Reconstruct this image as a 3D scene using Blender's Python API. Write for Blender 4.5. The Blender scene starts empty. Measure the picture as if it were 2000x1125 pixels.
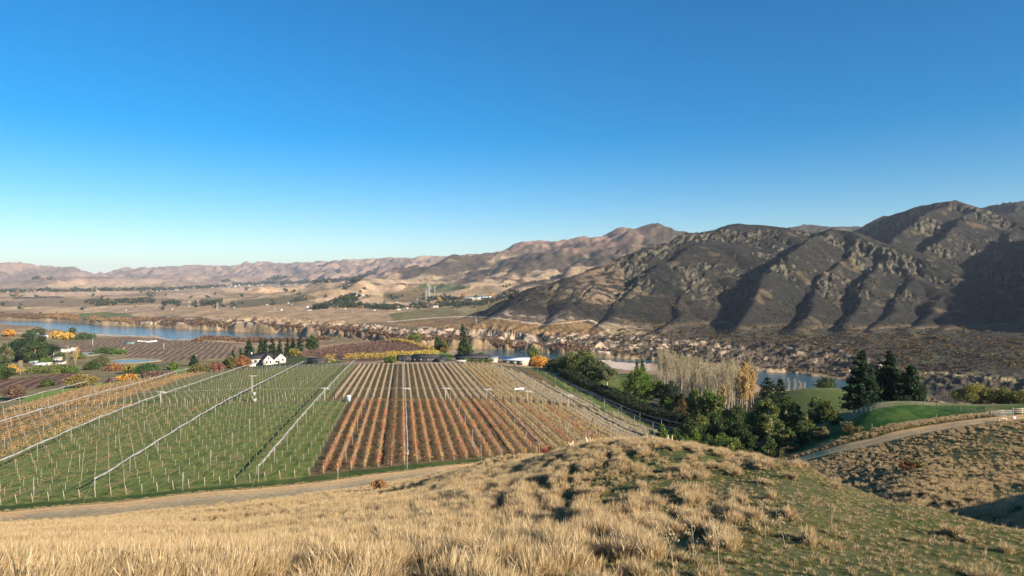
import bpy, math, random
import numpy as np
rng = np.random.default_rng(7)
random.seed(7)
C = bpy.context.scene.collection
scene = bpy.context.scene
F = 1333.0; HZ = 552.0           # focal length in photo pixels, horizon row
# ---------------------------------------------------------------- camera, world, sun
cam = bpy.data.cameras.new('camera'); camo = bpy.data.objects.new('camera', cam); C.objects.link(camo)
cam.sensor_width = 36; cam.lens = 36*F/2000; cam.shift_y = -(562.5-HZ)/2000
cam.clip_start = 0.1; cam.clip_end = 90000
camo.location = (0, 0, 0); camo.rotation_euler = (math.pi/2, 0, 0)
scene.camera = camo
SUN_EL = math.radians(22.5); SAZ = math.radians(131)      # azimuth measured from +Y clockwise (towards +X)
sunv = np.array([math.sin(SAZ)*math.cos(SUN_EL), math.cos(SAZ)*math.cos(SUN_EL), math.sin(SUN_EL)])
w = bpy.data.worlds.new('World'); scene.world = w; w.use_nodes = True
nt = w.node_tree; bg = nt.nodes['Background']
sk = nt.nodes.new('ShaderNodeTexSky'); sk.sky_type = 'NISHITA'; sk.sun_disc = False
sk.sun_elevation = SUN_EL; sk.sun_rotation = SAZ; sk.altitude = 200; sk.air_density = 1.0; sk.dust_density = 0.2; sk.ozone_density = 4.0
gm = nt.nodes.new('ShaderNodeHueSaturation'); gm.inputs['Saturation'].default_value = 1.5; gm.inputs['Hue'].default_value = 0.499
nt.links.new(sk.outputs[0], gm.inputs['Color']); nt.links.new(gm.outputs[0], bg.inputs[0]); bg.inputs[1].default_value = 0.068
sl = bpy.data.lights.new('sun', 'SUN'); sl.energy = 5.0; sl.angle = math.radians(0.5); sl.color = (1.0, 0.86, 0.68)
so = bpy.data.objects.new('sun', sl); C.objects.link(so)
from mathutils import Vector
so.rotation_euler = Vector(sunv).to_track_quat('Z', 'Y').to_euler()
vs = scene.view_settings; vs.view_transform = 'Standard'; vs.look = 'None'; vs.exposure = 1.1; vs.gamma = 1
# ---------------------------------------------------------------- noise
_P = np.random.default_rng(3).permutation(512); _P = np.concatenate([_P, _P]).astype(np.int64)
_ga = np.random.default_rng(4).random(512)*2*np.pi; _gx = np.cos(_ga); _gy = np.sin(_ga)
def perlin(x, y):
    xi = np.floor(x).astype(np.int64); yi = np.floor(y).astype(np.int64)
    xf = x-xi; yf = y-yi
    u = xf*xf*xf*(xf*(xf*6-15)+10); v = yf*yf*yf*(yf*(yf*6-15)+10)
    def g(ix, iy, fx, fy):
        h = _P[(_P[ix & 511]+iy) & 511]
        return _gx[h]*fx+_gy[h]*fy
    a = g(xi, yi, xf, yf); b = g(xi+1, yi, xf-1, yf); c = g(xi, yi+1, xf, yf-1); d = g(xi+1, yi+1, xf-1, yf-1)
    return (a+(b-a)*u+(c-a)*v+(a-b-c+d)*u*v)*1.5
def fbm(x, y, o=4, g=0.5):
    r = 0; a = 1
    for i in range(o):
        r = r+a*perlin(x+17.3*i, y-9.1*i); x = x*2.03; y = y*2.03; a *= g
    return r
def ridged(x, y, o=4, g=0.5):
    r = 0; a = 1
    for i in range(o):
        r = r+a*(1-np.abs(perlin(x+7.3*i, y+3.1*i))*2); x = x*2.07; y = y*2.07; a *= g
    return r
def sst(a, b, x):
    t = np.clip((x-a)/(b-a), 0, 1); return t*t*(3-2*t)
TRX, TRY = [-500, 0, 250, 500, 650, 800, 900, 1000, 1200, 1420, 1560, 1700, 1800, 1940, 2100, 2500], [122, 129.5, 132.5, 138.5, 143, 150.5, 156, 161, 157, 147, 144, 139.5, 139, 137, 135, 130]     # farm track centre line
VNU, VND = [-250, -85, -52, -31, 0, 27, 45, 110], [129, 136, 140, 146, 158, 168, 172, 180]       # near edge of the vineyard
# ---------------------------------------------------------------- terrain heights (camera at z 0)
COL = {
 -500: {3:-3.6,12:-5.4,25:-10,40:-15.5,70:-25.5,100:-36,122:-43,129:-45.5,215:-50,300:-56,440:-64,600:-80,1000:-92,1500:-106,2400:-96,3500:-78,6000:-60},
 0: {3:-3.6,12:-5.3,25:-10,40:-15.5,70:-25.5,100:-35.8,110:-39.1,120:-42.2,126:-43.8,134:-44.4,145:-45,215:-47.3,269:-51,350:-56,440:-62,500:-72,560:-80,730:-87,950:-94,1300:-100,1650:-108,2150:-100,2600:-92,4000:-75,6000:-55},
 250: {3:-3.6,12:-5.25,25:-10,40:-15.2,70:-24.8,100:-34.8,110:-37.9,120:-40.8,128:-42.6,136:-43.1,150:-43.8,200:-45,269:-48,350:-53,430:-57.5,480:-66,600:-79,733:-86,900:-91,1100:-97,1250:-106,1850:-98,2500:-88,4000:-73,6000:-55},
 500: {3:-3.6,12:-5.2,25:-10,40:-15,70:-24.5,110:-36,120:-38.9,130:-41.2,136:-42.1,144:-42.5,200:-44,267:-46.3,350:-50.5,440:-55.5,530:-64,600:-70,700:-80,850:-90,1100:-98,1200:-106,1560:-90,1800:-84,2300:-80,3000:-72,6000:-55},
 650: {3:-3.6,12:-5.2,25:-9.7,40:-14.2,70:-22.9,110:-34.4,125:-38.6,136:-41.3,141:-41.9,150:-42.2,267:-46,350:-49.2,430:-53,500:-57,560:-60,640:-62,720:-78,900:-104,1520:-87,1800:-84,2300:-80,3000:-60,6000:-50},
 800: {3:-3.6,12:-5.2,25:-9.5,40:-13.8,70:-21.8,100:-29.8,128:-37.4,140:-40.3,147:-41.6,158:-42.1,267:-46,330:-48.3,430:-52.6,480:-55,560:-60,700:-61,760:-75,880:-106,1230:-90,1500:-86,2000:-80,2500:-75,3200:-60,6000:-40},
 900: {3:-3.6,12:-5.15,25:-9.2,40:-13.0,55:-16.6,70:-20.2,90:-25.2,110:-30.3,130:-36.9,145:-40.4,153:-41.7,165:-42.4},
 1000: {3:-3.6,12:-5.1,25:-9.0,40:-12.3,55:-15.6,70:-18.6,80:-20.7,100:-28,130:-37.3,150:-41,160:-42.2,220:-44.3,300:-48.5,400:-52,480:-57,550:-63,650:-90,850:-108,1250:-86,1400:-83,1600:-79,2300:-74,3200:-30,6000:-10},
 1150: {3:-3.6,12:-5.05,25:-8.3,40:-10.9,50:-12.5,58:-14.0,75:-20,90:-26,120:-36,160:-42.3,200:-45,285:-51,350:-55,450:-60,600:-88,800:-106,1110:-94,1180:-90,1300:-84,1600:-80,3200:-20,6000:0},
 1270: {3:-3.5,12:-5,20:-7,30:-8.8,40:-10.2,50:-11.63,60:-14.5,80:-23,110:-34,140:-40,170:-43.5,200:-47,278:-54.5,350:-57.5,450:-60.5,600:-88,800:-107,1060:-98,1150:-88,1500:-80,6000:0},
 1420: {3:-3.5,12:-5,20:-6.9,30:-8.8,40:-10.4,48:-12,60:-16.5,80:-24,110:-34,144:-39.5,190:-44,280:-53,420:-71,600:-92,760:-107,940:-103,1040:-92,1300:-84,6000:0},
 1560: {3:-3.5,12:-5,20:-6.8,30:-8.6,38:-10.05,50:-15,70:-23,100:-31,144:-37.3,160:-39.2,200:-42.5,300:-46.8,400:-68,620:-106,860:-104,960:-92,1200:-84,6000:0},
 1700: {3:-3.5,12:-5,18:-6.6,26:-8.4,31:-9.6,40:-14,60:-20.5,90:-27,120:-31.5,140:-32.6,148:-31.9,160:-30.2,168:-30.1,178:-31.8,200:-37.5,300:-49,400:-68,600:-104,850:-102,950:-90,1200:-82,6000:0},
 1800: {3:-3.5,12:-5,18:-6.7,26:-8.45,35:-13,45:-16.4,60:-19.5,80:-23.3,110:-28.3,140:-30,150:-29.6,160:-28.8,168:-29.3,178:-31.2,200:-36.5,300:-56,400:-75,600:-105,820:-102,920:-91,1200:-80,6000:0},
 2000: {3:-3.5,10:-4.9,15:-6.1,20:-7.4,28:-10.6,35:-13,50:-16.5,80:-22.5,110:-26,135:-26.7,150:-27.3,165:-29.3,200:-36,300:-54,600:-104,800:-98,900:-85,1200:-75,6000:0},
 2500: {3:-3.5,10:-4.6,20:-6.5,50:-12,100:-20,140:-24,200:-32,300:-50,600:-100,900:-80,1200:-60,6000:0},
}
_pts = np.array([(k, d, z) for k, c in COL.items() for d, z in c.items()], float)
def _uv(px, d): return px/520.0, np.log(d)*1.35
_U, _V = _uv(_pts[:,0], _pts[:,1]); _Z = _pts[:,2]
def _phi(r2): return np.where(r2 > 1e-12, 0.5*r2*np.log(np.maximum(r2, 1e-12)), 0)
_n = len(_U)
_K = np.zeros((_n+3, _n+3)); _K[:_n,:_n] = _phi((_U[:,None]-_U)**2+(_V[:,None]-_V)**2)+np.eye(_n)*0.0008
_Q = np.stack([np.ones(_n), _U, _V], 1); _K[:_n,_n:] = _Q; _K[_n:,:_n] = _Q.T
_W = np.linalg.solve(_K, np.concatenate([_Z, [0,0,0]]))
def tps_raw(px, d):
    sh = px.shape
    u, v = _uv(px.ravel(), d.ravel()); out = np.empty(u.size)
    for i in range(0, u.size, 60000):
        a = u[i:i+60000]; b = v[i:i+60000]
        out[i:i+60000] = _phi((a[:,None]-_U)**2+(b[:,None]-_V)**2) @ _W[:_n]+_W[_n]+_W[_n+1]*a+_W[_n+2]*b
    return out.reshape(sh)
_tp = np.linspace(-500, 2500, 301); _td = np.linspace(math.log(3), math.log(6000), 420)
_T = tps_raw(*np.meshgrid(_tp, np.exp(_td)))
def tps(px, d):
    u = (np.clip(px, -500, 2500)+500)/10; v = (np.log(np.clip(d, 3, 6000))-_td[0])/(_td[1]-_td[0])
    i = np.minimum(u.astype(int), 299); j = np.minimum(v.astype(int), 418); a = u-i; b = v-j
    return (_T[j,i]*(1-a)+_T[j,i+1]*a)*(1-b)+(_T[j+1,i]*(1-a)+_T[j+1,i+1]*a)*b
RF = np.array([(-900,2600),(-300,2250),(0,2010),(100,1950),(200,1770),(300,1690),(400,1600),(480,1540),(550,1490),(640,1380),(720,1250),(800,1130),(870,1150),(950,1140),(1050,1080),(1150,1011),(1250,985),(1350,920),(1460,862),(1550,832),(1650,772),(1720,690),(1800,625),(2000,570),(2600,480)])
RN = np.array([(-900,2300),(-300,1950),(0,1760),(60,1700),(100,1570),(160,1450),(225,1400),(300,1350),(330,1290),(385,1245),(400,1300),(480,1290),(520,1270),(580,1240),(620,1250),(660,1270),(720,1190),(800,1085),(870,1090),(915,1010),(950,950),(1050,900),(1120,915),(1200,925),(1280,900),(1350,780),(1460,730),(1550,690),(1650,640),(1720,580),(1800,540),(2000,490),(2600,400)])
def river_t(px, d):
    """>0 inside the river (metres-ish), <0 outside"""
    wob = 9*fbm(px/38, d/60, 3)
    f = np.interp(px, RF[:,0], RF[:,1])+wob; n = np.interp(px, RN[:,0], RN[:,1])-wob*0.8
    return np.minimum(f-d, d-n)
def seg(x, y, pts, slope, r, zoff=0, asym=0.0):
    """height field of a ridge polyline of (px,py,d)"""
    P = np.array([((p[0]-1000)/F*p[2], p[2], -(p[1]-HZ)/F*p[2]+zoff) for p in pts]); out = np.full(x.shape, -1e4)
    for a, b in zip(P[:-1], P[1:]):
        dx, dy = b[0]-a[0], b[1]-a[1]; L = dx*dx+dy*dy
        t = np.clip(((x-a[0])*dx+(y-a[1])*dy)/L, 0, 1)
        ox = x-a[0]-t*dx; dist = np.hypot(ox, y-a[1]-t*dy)
        sl_ = slope*(1-asym*np.tanh(ox/40)) if asym else slope
        out = np.maximum(out, a[2]+t*(b[2]-a[2])-sl_*(np.sqrt(dist*dist+r*r)-r))
    return out
MR = [ # right-hand mountain: crests then spurs, plus one added shadow-casting ridge
 ([(960,612,1500),(1020,585,1480),(1060,562,1500),(1110,546,1560),(1200,510,1750),(1300,476,1900),(1345,458,1980),(1400,451,2040),(1450,438,2120),(1500,443,2150),(1560,458,2180)],.50,35),
 ([(1110,546,1560),(1105,580,1400),(1092,628,1230)],.55,25),
 ([(1060,562,1500),(1020,600,1360),(985,622,1290)],.5,25),
 ([(1200,510,1750),(1160,545,1560),(1140,590,1350)],.55,25),
 ([(1450,438,2120),(1360,478,1830),(1270,535,1540),(1215,595,1320),(1190,640,1180)],.60,16),
 ([(1510,442,2130),(1440,486,1830),(1370,540,1560),(1330,598,1350),(1310,650,1150)],.80,5),
 ([(1560,460,2180),(1600,455,2000),(1632,449,1900),(1665,456,1850),(1700,470,1760),(1740,500,1620),(1770,530,1520),(1820,568,1390),(1868,592,1290),(1862,630,1180),(1835,680,1010)],.70,12),
 ([(1632,449,1900),(1570,478,1690),(1515,522,1480),(1470,588,1270),(1450,645,1120)],.86,5),
 ([(1690,464,1790),(1640,515,1570),(1600,575,1350),(1570,650,1100)],.86,5),
 ([(1738,495,1640),(1700,545,1440),(1672,610,1230),(1655,665,1040)],.9,5),
 ([(1790,545,1460),(1750,600,1280),(1715,660,1080)],.85,6),
 ([(1840,580,1340),(1805,630,1180),(1785,670,1050)],.85,6),
 ([(1640,462,2700),(1690,450,2600),(1730,426,2550),(1790,405,2450),(1858,395,2350),(1900,412,2200),(1940,440,2050),(2000,470,1900),(2100,520,1600),(2200,590,1300)],.62,16),
 ([(1858,393,2350),(1790,430,2120),(1735,480,1900)],.8,5),
 ([(1905,412,2160),(1850,455,1900),(1800,505,1700),(1770,560,1560)],.86,5),
 ([(1985,455,1950),(1930,505,1720),(1890,570,1480),(1880,640,1300)],.86,5),
 ([(2060,500,1720),(1990,570,1480),(1930,640,1240),(1900,690,1030)],.8,7),
 ([(2150,560,1420),(2080,620,1240),(2010,690,1000)],.8,7),
 ([(2080,480,1880),(2300,340,1650),(2560,260,1380),(2700,275,1080),(2680,350,860)],.74,20),  # unseen ridge right of the frame, added to throw shadow on the slopes
 ([(1850,420,3600),(1905,409,3500),(1960,398,3400),(2000,393,3300),(2200,370,3200),(2500,400,2800)],.5,30),
 ([(2000,393,3300),(1960,430,2900)],.55,30),
 ([(1640,470,3200),(1690,446,3150),(1735,423,3100),(1790,450,3000)],.45,40),
]
MM = [ # middle range with the rounded peak
 ([(640,585,5200),(760,560,5000),(860,515,5200),(920,496,5300),(1000,486,5400),(1060,471,5600),(1100,472,5600),(1130,466,5500),(1175,463,5200)],.30,120),
 ([(980,530,3900),(1060,505,4100),(1120,480,4300),(1175,462,4500),(1230,447,4500),(1272,441,4500),(1300,447,4400),(1335,461,4300),(1500,500,4300)],.36,60),
 ([(1230,450,4500),(1190,490,3900),(1130,525,3400)],.42,40),([(1290,450,4400),(1240,495,3700),(1190,530,3200)],.42,40),
 ([(1120,482,4300),(1040,520,3700),(950,545,3300)],.36,50),([(860,517,5200),(790,540,4600),(700,548,4000)],.3,80),
 ([(1000,540,3300),(920,552,3200),(850,548,3300)],.3,60),([(1140,540,2800),(1050,560,2600),(980,572,2500)],.3,60),
 ([(580,560,3900),(640,552,3700),(700,556,3300),(740,548,3200),(800,556,3300)],.28,60),
 ([(560,575,3300),(600,566,3000),(660,562,2800),(720,580,2600)],.28,40),
 ([(1500,452,5200),(1560,444,5200),(1600,440,5200),(1650,450,5200)],.3,100),
]
ML = [ # far hills
 ([(-600,470,10500),(-300,500,10500),(-60,512,10500),(20,511,10500),(80,519,10600),(140,531,10800),(230,545,11000)],.22,200),
 ([(150,560,13500),(180,534,13500),(240,529,13500),(330,518,13000),(420,519,13000),(500,512,13500),(540,510,13000),(580,513,12500),(640,511,12000),(700,507,11500),(760,505,11000),(830,501,9500),(880,500,8500),(960,492,8000)],.24,200),
 ([(540,510,13000),(520,535,10500)],.22,150),([(330,518,13000),(380,540,10500)],.22,150),([(700,507,11500),(650,535,9000)],.22,150),([(830,501,9500),(780,530,7800)],.22,150),
 ([(-300,560,8000),(0,556,7600),(80,547,7200),(160,541,7200),(240,543,7400),(330,549,7600),(430,559,8000)],.16,250),
 ([(240,543,9000),(340,536,9500),(450,541,9500),(560,548,9000)],.16,250),
]
def ridges(L, x, y, wx, wy, dmin, dmax):
    out = np.full(x.shape, -1e4)
    m = (y > dmin) & (y < dmax)
    if m.any():
        xm = (x+wx)[m]; ym = (y+wy)[m]; o = np.full(xm.shape, -1e4)
        for pts, s, r in L: o = np.maximum(o, seg(xm, ym, pts, s, r, 0, .40 if L is MR else 0))
        out[m] = o
    return out
def H(x, y):
    x = np.asarray(x, float); y = np.asarray(y, float)
    yc = np.maximum(y, 3.0); px = 1000+F*x/yc
    z = tps(px, yc)
    # roughness of open ground
    am = np.interp(yc, [3, 20, 120, 130, 450, 600, 1200, 3000], [.06, .25, .35, .12, .15, .8, 3, 6])
    sc = np.interp(yc, [3, 40, 130, 600, 1200, 3000], [4, 9, 20, 40, 90, 300])
    z = z+am*fbm(x/14, y/14, 3)*(yc < 600)+ np.where(yc > 500, am*fbm(x/110, y/110, 4), 0)*sst(500, 700, yc)
    # rocky broken banks of the far side of the river
    rt = river_t(px, yc); f = np.interp(px, RF[:,0], RF[:,1])
    bank = sst(0, 25, yc-f)*(1-sst(110, 230, yc-f))*sst(300, 500, px)
    z = z+bank*(ridged(x/55, y/40, 5, .6)*8-9.5-np.abs(perlin(x/17, y/15))*5)+ (sst(0,300,yc-f)*(1-sst(500,900,yc-f)))*fbm(x/60, y/60, 4)*1.6
    wx = 45*fbm(x/260, y/260, 3); wy = 45*fbm(x/260+9, y/260+4, 3)
    m = ridges(MR, x, y, wx*.45, wy*.45, 700, 4200)
    g = ridged(x/170+.6*fbm(x/200,y/200,2), y/230, 5, .55)
    dm = sst(-95, 20, m)
    rk = sst(-.05, .35, fbm(x/120+3, y/170+8, 3)+.05)*sst(-85, -30, m)      # where bare rock breaks through
    q = x-.55*y      # gullies run down towards the river and to the left
    gu = -np.abs(perlin((q+wx*1.6)/150, (y+.5*x)/420))*9*(.3+sst(-.2,.4,perlin(x/300,y/300+5)))-np.abs(perlin((q+wx*.4)/26+7, (y+.5*x)/110))*8*rk-np.abs(perlin(q/10+3, (y+.5*x)/40))*5*rk
    m = m+(g-1.2)*3.5*dm+gu*dm+6+((fbm(x/24, y/24, 4)*4+(ridged(q/20, (y+.5*x)/52, 4, .6)-1.1)*6.5)*rk+fbm(x/40, y/40, 3)*1.0)*dm
    # low talus skirt under the mountain
    k = 9.0
    mm = ridges(MM, x, y, wx*3, wy*3, 2000, 9000)
    mm = mm+(ridged(x/520, y/620, 5)-1.2)*32*sst(-60, 120, mm)*.65+6*fbm(x/90, y/90, 3)
    far = ridges(ML, x, y, wx*8, wy*8, 4500, 40000)
    far = far+(ridged(x/1500, y/1700, 5)-1.2)*30*sst(-60, 200, far)
    base = z
    z = k*np.logaddexp(z/k, m/k)
    k2 = 14.0; z = k2*np.logaddexp(z/k2, mm/k2)
    k3 = 20.0; z = np.where(yc > 4400, k3*np.logaddexp(z/k3, far/k3), z)
    # river bed and shores
    cap = -109+np.abs(yc-f)*(np.interp(px, [880, 940, 1040, 1100], [.30, .17, .17, .30])+.16*fbm(x/40, y/40, 3))+np.abs(perlin(x/14, y/14))*2.5; z = np.where((yc > f) & (yc < f+90) & (px > 250) & (px < 2300), np.minimum(z, np.maximum(cap, -108.6)), z)
    nb = np.interp(px, RN[:,0], RN[:,1]); z = np.where((yc < nb) & (yc > nb-80) & (yc > 450), np.minimum(z, np.maximum(-109+(nb-yc)*.28, -108.9)), z)
    inr = sst(-2, 14, rt)*(yc > 450)
    z = np.where((yc > 450) & (rt < 5) & (yc < 2600), np.maximum(z, -109.2+.5*fbm(x/9,y/9,2)-.8*sst(-10,5,rt)), z)
    z = z*(1-inr)+inr*(-114)
    return z
# ---------------------------------------------------------------- materials and mesh helpers
def new_mat(name, rough=0.9, spec=0.2):
    m = bpy.data.materials.new(name); m.use_nodes = True
    b = m.node_tree.nodes['Principled BSDF']; b.inputs['Roughness'].default_value = rough
    b.inputs['Specular IOR Level'].default_value = spec
    return m, m.node_tree, b
def noise_node(nt, scale, detail=4, rough=.6, coord='Object'):
    tc = nt.nodes.new('ShaderNodeTexCoord'); n = nt.nodes.new('ShaderNodeTexNoise')
    n.inputs['Scale'].default_value = scale; n.inputs['Detail'].default_value = detail; n.inputs['Roughness'].default_value = rough
    nt.links.new(tc.outputs[coord], n.inputs['Vector']); return n
def ramp(nt, fac, stops):
    r = nt.nodes.new('ShaderNodeValToRGB'); e = r.color_ramp.elements
    while len(e) < len(stops): e.new(.5)
    for i, (p, c) in enumerate(stops): e[i].position = p; e[i].color = (*c, 1) if len(c) == 3 else c
    nt.links.new(fac, r.inputs[0]); return r
def mul(nt, a, b, fac=1.0):
    m = nt.nodes.new('ShaderNodeMix'); m.data_type = 'RGBA'; m.blend_type = 'MULTIPLY'; m.inputs[0].default_value = fac
    nt.links.new(a, m.inputs[6]); nt.links.new(b, m.inputs[7]); return m.outputs[2]
def bump(nt, b, h, strength, dist):
    n = nt.nodes.new('ShaderNodeBump'); n.inputs['Strength'].default_value = strength; n.inputs['Distance'].default_value = dist
    nt.links.new(h, n.inputs['Height']); nt.links.new(n.outputs[0], b.inputs['Normal'])
def attr_mat(name, scale, lo, hi, bstr=0.0, bdist=.1, rough=.95, trans=0, spec=.1, detail=5):
    m, nt, b = new_mat(name, rough, spec)
    a = nt.nodes.new('ShaderNodeAttribute'); a.attribute_name = 'Col'
    n = noise_node(nt, scale, detail); r = ramp(nt, n.outputs[0], [(.3, (lo,)*3), (.7, (hi,)*3)])
    c = mul(nt, a.outputs[0], r.outputs[0]); nt.links.new(c, b.inputs['Base Color'])
    if bstr: bump(nt, b, n.outputs[0], bstr, bdist)
    return m
def solid(name, col, var=.15, scale=3, rough=.8, bstr=0, bdist=.02, metal=0, spec=.3):
    m, nt, b = new_mat(name, rough, spec); n = noise_node(nt, scale, 5)
    r = ramp(nt, n.outputs[0], [(.3, tuple(c*(1-var) for c in col)), (.7, tuple(min(1, c*(1+var)) for c in col))])
    nt.links.new(r.outputs[0], b.inputs['Base Color']); b.inputs['Metallic'].default_value = metal
    if bstr: bump(nt, b, n.outputs[0], bstr, bdist)
    return m
def np_mesh(name, V, faces, mat=None, col=None, smooth=False):
    """V (n,3); faces (m,k) or list of such arrays"""
    if not isinstance(faces, list): faces = [faces]
    faces = [f for f in faces if len(f)]
    me = bpy.data.meshes.new(name); V = np.ascontiguousarray(V, np.float32)
    me.vertices.add(len(V)); me.vertices.foreach_set('co', V.ravel())
    li = np.concatenate([f.ravel() for f in faces]).astype(np.int32)
    tot = np.concatenate([np.full(len(f), f.shape[1], np.int32) for f in faces]); st = np.concatenate([[0], np.cumsum(tot)[:-1]]).astype(np.int32)
    me.loops.add(len(li)); me.loops.foreach_set('vertex_index', li)
    me.polygons.add(len(tot)); me.polygons.foreach_set('loop_start', st); me.polygons.foreach_set('loop_total', tot)
    if smooth: me.polygons.foreach_set('use_smooth', np.ones(len(tot), bool))
    if col is not None:
        a = me.color_attributes.new('Col', 'FLOAT_COLOR', 'POINT'); c = np.ones((len(V), 4), np.float32); c[:, :3] = col
        a.data.foreach_set('color', c.ravel())
    me.update(calc_edges=True)
    if mat: me.materials.append(mat)
    return me
def link(name, me, parent=None, loc=None):
    o = bpy.data.objects.new(name, me); C.objects.link(o)
    if parent: o.parent = parent
    if loc is not None: o.location = loc
    return o
def tag(o, label=None, cat=None, group=None, kind=None):
    if label: o['label'] = label
    if cat: o['category'] = cat
    if group: o['group'] = group
    if kind: o['kind'] = kind
    return o
def empty(name, loc, rz=0):
    o = bpy.data.objects.new(name, None); C.objects.link(o); o.location = loc; o.rotation_euler = (0, 0, rz); o.empty_display_size = .1; return o
class MB:
    def __init__(s): s.v = []; s.f3 = []; s.f4 = []; s.c = []; s.n = 0
    def add(s, V, f3=None, f4=None, col=(1,1,1)):
        V = np.asarray(V, float)
        if f3 is not None: s.f3.append(np.asarray(f3)+s.n)
        if f4 is not None: s.f4.append(np.asarray(f4)+s.n)
        c = np.asarray(col, float); s.c.append(np.broadcast_to(c, (len(V), 3)).copy()); s.v.append(V); s.n += len(V); return s
    def box(s, x0, x1, y0, y1, z0, z1, col=(1,1,1)):
        V = [(x, y, z) for z in (z0, z1) for y in (y0, y1) for x in (x0, x1)]
        return s.add(V, f4=[(0,2,3,1),(4,5,7,6),(0,1,5,4),(2,6,7,3),(0,4,6,2),(1,3,7,5)], col=col)
    def tube(s, pts, rad, k=6, col=(1,1,1), cap=True):
        pts = np.asarray(pts, float); n = len(pts); rad = np.broadcast_to(rad, (n,)).astype(float)
        t = np.gradient(pts, axis=0); t /= np.linalg.norm(t, axis=1)[:,None]+1e-9
        up = np.where(np.abs(t[:,2:3]) > .9, np.array([[1.,0,0]]), np.array([[0,0,1.]]))
        a = np.cross(t, up); a /= np.linalg.norm(a, axis=1)[:,None]+1e-9; b = np.cross(t, a)
        th = np.arange(k)*2*np.pi/k
        V = (pts[:,None]+rad[:,None,None]*(np.cos(th)[None,:,None]*a[:,None]+np.sin(th)[None,:,None]*b[:,None])).reshape(-1,3)
        i = np.arange(n-1)[:,None]*k; j = np.arange(k)[None]; j2 = (j+1) % k
        f = np.stack([i+j, i+j2, i+k+j2, i+k+j], -1).reshape(-1,4)
        f3 = None
        if cap:
            V = np.concatenate([V, pts[[0,-1]]]); jj = np.arange(k); j3 = (jj+1) % k
            f3 = np.concatenate([np.stack([np.full(k,n*k), j3, jj],1), np.stack([np.full(k,n*k+1), (n-1)*k+jj, (n-1)*k+j3],1)])
        return s.add(V, f3=f3, f4=f, col=col)
    def mesh(s, name, mat, smooth=False):
        V = np.concatenate(s.v); f = []
        if s.f3: f.append(np.concatenate(s.f3))
        if s.f4: f.append(np.concatenate(s.f4))
        return np_mesh(name, V, f, mat, np.concatenate(s.c), smooth)
    def build(s, name, mat, parent=None, smooth=False, loc=None):
        return link(name, s.mesh(name, mat, smooth), parent, loc)
def hz(x, y): return float(H(np.array([x]), np.array([y]))[0])
def at(px, d):      # ground point at photo column px and distance d
    x = (px-1000)/F*d; return (x, d, hz(x, d))
# ---------------------------------------------------------------- terrain mesh
pxs = np.concatenate([np.arange(-900, -60, 12), np.arange(-60, 2060, 2.5), np.arange(2060, 2900, 12)])
def lsp(a, b, n): return np.exp(np.linspace(np.log(a), np.log(b), n, endpoint=False))
ds = np.concatenate([lsp(3, 14, 24), lsp(14, 60, 90), lsp(60, 128, 60), lsp(128, 170, 80), lsp(170, 450, 110), lsp(450, 700, 60), lsp(700, 1000, 75), lsp(1000, 2500, 330), lsp(2500, 6000, 130), lsp(6000, 16000, 110), lsp(16000, 30000, 8)])
PX, D = np.meshgrid(pxs, ds); X = (PX-1000)/F*D; Y = D
Zt = H(X, Y)
PY = HZ-F*Zt/D
nr, nc = Zt.shape
def inpoly(px, py, poly, wob=0):
    if wob:
        px = px+wob*fbm(px/60, py/18, 3); py = py+wob*.25*fbm(px/50+5, py/12, 3)
    r = np.zeros(px.shape, bool); n = len(poly)
    for i in range(n):
        x0, y0 = poly[i]; x1, y1 = poly[(i+1) % n]
        if y0 == y1: continue
        c = (y0 > py) != (y1 > py)
        r ^= c & (px < (x1-x0)*(py-y0)/(y1-y0)+x0)
    return r
dZx = np.gradient(Zt, axis=1)/np.maximum(np.gradient(X, axis=1), 1e-3)
dZy = np.gradient(Zt, axis=0)/np.gradient(Y, axis=0)
slope = np.hypot(dZx, dZy)
A = np.array
def mix(c, col, t):
    t = np.clip(t, 0, 1)[..., None]; return c*(1-t)+A(col)*t
n1 = fbm(X/6, Y/6, 4); n2 = fbm(X/35, Y/35, 4); n3 = fbm(X/160, Y/160, 4); n4 = fbm(X/900, Y/900, 4)
col = np.zeros(X.shape+(3,)); zone = np.zeros(X.shape, np.int8)
# base: foreground hill
col[:] = (.13, .12, .05)
gr = sst(-.3, .4, .2+n2+.5*n1+np.interp(PX, [0, 900, 1300, 2000], [-.55, -.45, .1, .5])*(D < 40)-.3*(D > 70)-.4)
col = mix(col, (.075, .095, .025), gr)
# valley behind
U = X+.161*Y
m = D > 128+0*U
val = D > 450
c = np.zeros_like(col); c[:] = (.235, .165, .095); c = mix(c, (.34, .24, .145), sst(-.2, .6, n3)); c = mix(c, (.09, .09, .045), sst(.1, .7, n2+.5*n4)*.6)
col = np.where(val[..., None], c, col); zone[val] = 4
# far country
lf = (D > 280) & (D <= 450) & (U < -40); col = np.where(lf[..., None], mix(np.zeros_like(col)+A((.15,.15,.055)), (.20,.17,.09), sst(-.2,.5,n2)), col); zone[lf] = 4
farv = D > 1500
c2 = mix(c, (.39, .28, .17), sst(-.3, .5, n4+.4*n3)); c2 = mix(c2, (.19, .145, .09), sst(.2, .7, fbm(X/260+4, Y/400, 4)))
t = sst(1500, 2300, D)*(PX < 1200)
col = col*(1-t[..., None])+c2*t[..., None]
# which layer is the highest: mountain / middle range / far hills
wx = 45*fbm(X/260, Y/260, 3); wy = 45*fbm(X/260+9, Y/260+4, 3)
mh = ridges(MR, X, Y, wx*.45, wy*.45, 700, 4200); mmh = ridges(MM, X, Y, wx*3, wy*3, 2000, 9000); fh = ridges(ML, X, Y, wx*8, wy*8, 4500, 40000)
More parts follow.
